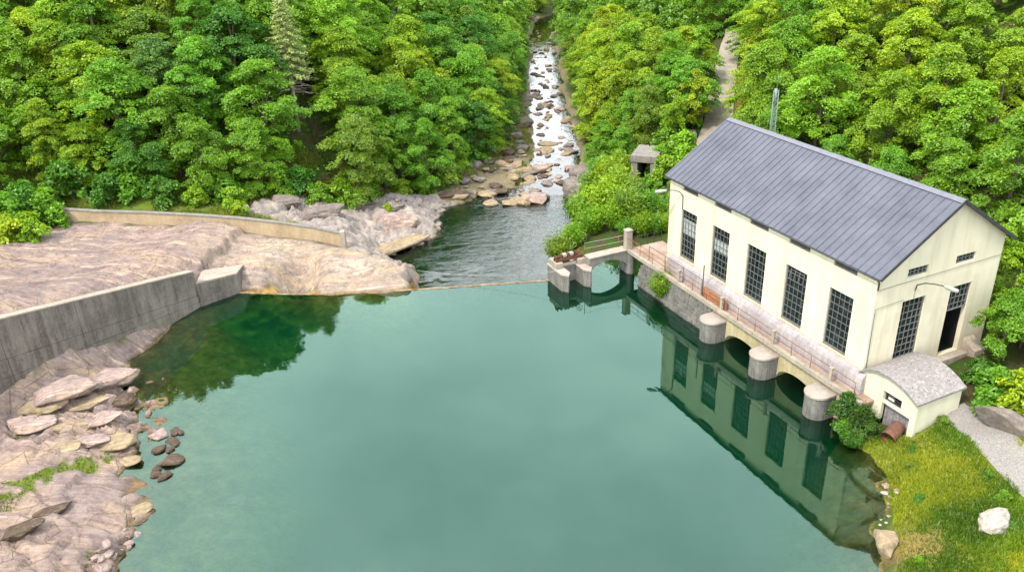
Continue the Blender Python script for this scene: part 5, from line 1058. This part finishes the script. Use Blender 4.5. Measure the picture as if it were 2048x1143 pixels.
for i, (px, py, z, s, c, w) in enumerate(((1318, 352, 1.2, 1.0, 'mid', 'bush hiding the right side of the canal portal'), (1335, 372, 1.8, 1.1, 'bright', 'bright bush between the canal portal and the roof corner'), (1300, 392, 1., .7, 'mid', 'small bush in front of the canal portal'), (1330, 318, 2.2, 1.2, 'mid', 'green bush behind the canal portal on its right'), (1262, 296, 1.2, 1.1, 'bright', 'bright bush behind the canal portal on its left'), (1300, 285, 2.2, 1.3, 'yellow', 'yellow-green bush above the canal portal'), (1365, 330, 2.8, 1.1, 'bright', 'bright bush under the far eave of the powerhouse'), (1340, 420, 2.8, .8, 'olive', 'olive bush beside the far end of the platform'), (1305, 425, 1.4, .7, 'mid', 'low bush along the canal below the portal'))): pl_('shrub', i % 3, px, py, z, s, c, 'shrub', w, 'bush')
LS = [(55, 425, 4, 1.5, 'deep', 'large dark shrub at the far left edge above the rock shelf'), (150, 398, 3.8, 1.6, 'deep', 'large dark shrub behind the left end of the curved wall'), (20, 445, 3.8, 1.3, 'mid', 'mid green shrub above the yellow-green shrub at the left edge'), (270, 392, 3.6, 1.5, 'mid', 'large mid green shrub in front of the left trees'), (60, 470, 3.4, 1.0, 'bright', 'round bright shrub at the left end of the curved wall'), (15, 478, 3.5, 1.0, 'yellow', 'yellow-green shrub at the left edge of the rock shelf'), (95, 430, 3.6, 1.3, 'mid', 'mid green shrub behind the left end of the curved wall'), (230, 405, 3.6, 1.2, 'deep', 'dark shrub behind the left half of the curved wall'), (330, 405, 3.4, 1.1, 'deep', 'dark shrub in the shade behind the curved wall'), (395, 408, 3, .8, 'bright', 'small bright shrub behind the middle of the curved wall'), (470, 412, 2.4, .85, 'bright', 'bright shrub at the grassy slope behind the curved wall'), (480, 430, 2.2, .55, 'yellow', 'low yellow-green shrub leaning over the curved wall'), (455, 395, 2.8, 1.1, 'mid', 'mid green shrub on the grassy slope'), (690, 400, .6, 1.1, 'bright', 'bright shrub above the grey outcrop'), (640, 402, 1, .9, 'mid', 'mid green shrub between the outcrops'), (740, 398, 0, 1.0, 'mid', 'mid green shrub above the dark cracked ledge'), (805, 385, -.6, .75, 'bright', 'small bright shrub over the ledge by the pool'), (775, 421, -.6, .32, 'yellow', 'tiny yellow tuft on the layered rock'), (850, 375, -1, .9, 'mid', 'mid green shrub near the far left edge of the pool'), (900, 360, -1.2, 1.0, 'olive', 'olive shrub beside the gravel bar'), (560, 392, 1.8, 1.0, 'bright', 'bright shrub above the middle outcrop'), (600, 385, 1.8, 1.2, 'deep', 'dark shrub below the conifer'), (945, 325, -1.8, 1., 'mid', 'mid green shrub overhanging the gravel bar'), (985, 290, -2, 1., 'deep', 'dark shrub at the left river bank above the bar')]
for i, (px, py, z, s, c, w) in enumerate(LS): pl_('shrub', i % 3, px, py, z, s, c, 'shrub', w, 'bush')
RSB = [(1985, 790, 3, .9, 'mid', 'low green shrub on the slope above the gravel path'), (2035, 800, 3.2, .9, 'yellow', 'yellow-green shrub at the right edge above the stone block'), (1955, 765, 2.8, .6, 'deep', 'dark shrub in the corner right of the vaulted shed')]
for i, (px, py, z, s, c, w) in enumerate(RSB): pl_('shrub', i % 3, px, py, z, s, c, 'shrub', w, 'bush')

# ground cover on the slopes and grass: uncountable, one object each
def cover(name, P, s, asp, col, up=.8, lift=.15, seed=1, tone=None):
    r = np.random.default_rng(seed); z = height(P); n = len(P); C = np.column_stack([P, z + lift*r.random(n)*np.clip(.35+2.2*fbm(P[:, 0]*.45, P[:, 1]*.45, 55, 3), .1, 2)]); V, Fq = quads(C, unit(r.normal(size=(n, 3))*.55+np.array([0, 0, up])), s*r.uniform(.6, 1.4, n), asp, r)
    tn = np.clip(r.normal(.5, .2, n) if tone is None else tone + r.normal(size=n)*.15, 0, 1); me = npmesh(name, V, Fq, False, dict(tone=np.repeat(tn, 4))); me.materials.append(M['leaf']); o = bpy.data.objects.new(name, me); COL.objects.link(o); o.color = (*col, 1); return tag(o, kind='stuff')
r = np.random.default_rng(77); P = np.column_stack([r.uniform(-75, 75, 150000), r.uniform(40, 200, 150000)]); ins = inside(P, FLOOR); d, _, _ = line_dist(P, ROADL); loc = P-[BX, BY]; bb = loc @ VX; ab = loc @ UX
keep = (~ins) & (d > 2.6) & ~((bb > -3) & (bb < 11.5) & (ab > -6) & (ab < 24)) & (fbm(P[:, 0]*.3, P[:, 1]*.3, 5, 3) > -.35); cover('undergrowth', P[keep][:110000], .21, .5, (.09, .19, .014), .8, 1.6, 5)
def grass(name, P, h, col, seed, tone):
    r = np.random.default_rng(seed); n = len(P); z = height(P); a = r.uniform(0, 6.28, n); w = .022+.02*r.random(n); hh = h*r.uniform(.5, 1.4, n); le = r.normal(size=(n, 2))*.45*hh[:, None]
    B = np.column_stack([P, z-.02]); dx = np.column_stack([np.cos(a)*w, np.sin(a)*w, np.zeros(n)]); V = np.stack([B-dx, B+dx, B+np.column_stack([le, hh])], 1).reshape(-1, 3)
    me = npmesh(name, V, np.arange(3*n).reshape(n, 3), False, dict(tone=np.repeat(np.clip(tone+r.normal(size=n)*.16, 0, 1), 3))); me.materials.append(M['leaf']); o = bpy.data.objects.new(name, me); COL.objects.link(o); o.color = (*col, 1); return tag(o, kind='stuff')
P = np.column_stack([r.uniform(16, 40, 330000), r.uniform(22, 48, 330000)]); k = (region(P, 'grassR', .8) > .5); P = P[k]; gz = height(P, detail=False); dpath, _, _ = line_dist(P, np.array([at(1905, 812, 2.35)[:2], at(1935, 838, 2.3)[:2], at(1975, 872, 2.25)[:2], at(2030, 930, 2.2)[:2], at(2110, 1010, 2.2)[:2]])); loc = P-[BX, BY]; bb = loc @ VX; ab = loc @ UX
bl_ = np.hypot(*(P-at(1820, 1090, .8)[:2]).T); dry = 1-sstep(bl_+fbm(P[:, 0], P[:, 1], 3, 3)*1.2, 1.0, 2.2); k = (dpath + fbm(P[:, 0]*1.4, P[:, 1]*1.4, 57, 3)*.45 > 1.0) & (gz > .03) & ~((bb > -.3) & (ab > -4.6)) & (r.random(len(P)) > dry*.75); P = P[k]
tone = .40 + .9*fbm(P[:, 0]*.35, P[:, 1]*.35, 17, 4) + .15*sstep(P[:, 1], 40, 30); gk = fbm(P[:, 0]*.28, P[:, 1]*.28, 27, 4) + r.normal(size=len(P))*.12 + .25*sstep(P[:, 1], 38, 43) > .10; grass('grass', P[~gk][:95000], .16, (.24, .28, .016), 3, tone[~gk][:95000]); grass('tall_grass', P[gk][:75000], .21, (.10, .19, .012), 13, tone[gk][:75000])
wk = np.random.default_rng(12)
for i in range(16):
    p_ = P[wk.integers(len(P))]; plant('shrub', i % 3, (p_[0], p_[1], H1(p_[0], p_[1])-.05), wk.uniform(.12, .24), i, ('mid', 'deep', 'olive')[i % 3], 'weed', 'small leafy weed standing in the grass of the right bank', 'weed', 'weeds in the grass of the right bank')
P = np.column_stack([r.uniform(-52, -10, 60000), r.uniform(76, 92, 60000)]); k = (region(P, 'pool', 1) < .4) & (region(P, 'shelf', 1) < .3) & (fbm(P[:, 0]*.2, P[:, 1]*.2, 19, 3) > -.25); P = P[k]; cwl2 = np.array([c[:2] for c in CW]); d, t, s_ = line_dist(P, cwl2); P = P[(s_ > 0) | (P[:, 0] > -15)]
grass('slope_grass', P[:26000], .38, (.19, .22, .02), 4, .5+.5*fbm(P[:26000, 0]*.3, P[:26000, 1]*.3, 23, 3))
P = np.column_stack([r.uniform(-45, -22, 60000), r.uniform(30, 55, 60000)]); d, _, _ = line_dist(P, gl)
for (x_, y_, z_, r_) in ((85, 822, 1.5, .9), (262, 800, .35, .8), (15, 865, 1.5, .7), (200, 905, .8, .7), (180, 1105, .8, .4), (5, 1005, 1.7, 1.)): d = np.minimum(d, np.hypot(*(P-at(x_, y_, z_)[:2]).T)/r_*.8)
k = d + fbm(P[:, 0]*1.2, P[:, 1]*1.2, 83, 3)*1.1 < .50; grass('joint_grass', P[k], .22, (.13, .20, .02), 5, .5+0*P[k, 0])
P = np.column_stack([r.uniform(-11, 6, 40000), r.uniform(92, 128, 40000)]); k = (region(P, 'bar', 1) > .4) & (fbm(P[:, 0]*.35, P[:, 1]*.25, 29, 3) > .0) & (P[:, 1] > 97); grass('bar_weeds', P[k][:9000], .4, (.17, .20, .03), 6, .5+0*P[k][:9000, 0])

# ------------------------------------------------------------------ light, sky, camera
def sky():
    w = bpy.data.worlds.new('World'); SC.world = w; w.use_nodes = True; nt = w.node_tree; nt.nodes.clear()
    st = nd(nt, 'ShaderNodeTexSky', sky_type='NISHITA'); st.sun_disc = False; st.sun_elevation = SUN_EL; st.sun_rotation = SUN_ROT
    tc = nd(nt, 'ShaderNodeTexCoord'); mp = nd(nt, 'ShaderNodeMapping', {'Vector': tc.outputs['Generated'], 'Scale': (1.0, 1.0, 2.2)})
    n = noise(nt, mp.outputs[0], 1.7, 7, .58, .25); n2 = noise(nt, mp.outputs[0], 3.1, 6, .6, .2)
    cl = ramp(nt, n2, [(.3, (14.5, 15.3, 16.4)), (.5, (17.5, 18.2, 19)), (.7, (20.5, 20.9, 21.3))])
    up = nd(nt, 'ShaderNodeSeparateXYZ', {'Vector': tc.outputs['Generated']}).outputs[2]
    cl = mixc(nt, ramp(nt, up, [(.40, (0, 0, 0)), (.72, (1, 1, 1))]), cl, mixc(nt, 1, cl, (.90, .97, .97), 'MULTIPLY'))   # thinner cloud overhead, the blue showing through
    c = mixc(nt, ramp(nt, n, [(.28, (.72, .72, .72)), (.5, (1, 1, 1))]), st.outputs[0], cl)
    b = nd(nt, 'ShaderNodeBackground', {'Color': c, 'Strength': SKY}); nd(nt, 'ShaderNodeOutputWorld', {'Surface': b.outputs[0]})
SKY = .074; SUN_EL = rad(54); SAZ = math.atan2(-.75, -.62)    # compass of the sun: behind the camera, to its left
SUN_ROT = SAZ % (2*math.pi)
sky()
sd = bpy.data.lights.new('sun', 'SUN'); sd.energy = 2.2; sd.angle = rad(8); sd.color = (1, .91, .77); so = bpy.data.objects.new('sun', sd); COL.objects.link(so)
sv = Vector((math.sin(SAZ)*math.cos(SUN_EL), math.cos(SAZ)*math.cos(SUN_EL), math.sin(SUN_EL))); so.rotation_euler = (-sv).to_track_quat('-Z', 'Y').to_euler(); so.location = sv*100
cd = bpy.data.cameras.new('camera'); cam = bpy.data.objects.new('camera', cd); COL.objects.link(cam); cd.sensor_width = 36; cd.lens = F/2048*36; cd.clip_end = 2000; cd.clip_start = .5
cam.matrix_world = Matrix.Translation((0, 0, CH)) @ Matrix.Rotation(math.pi/2-TH, 4, 'X') @ Matrix.Rotation(ROLL, 4, 'Z'); SC.camera = cam
SC.view_settings.view_transform = 'Standard'; SC.view_settings.look = 'None'; SC.view_settings.exposure = EXPO = 1.15; SC.view_settings.gamma = 1
SC.render.engine = 'CYCLES'; SC.cycles.use_denoising = True; SC.cycles.volume_bounces = 1; SC.cycles.max_bounces = 10; SC.cycles.transparent_max_bounces = 12; SC.cycles.diffuse_bounces = 4; SC.cycles.sample_clamp_indirect = 6
SC.render.resolution_x = 1024; SC.render.resolution_y = 571
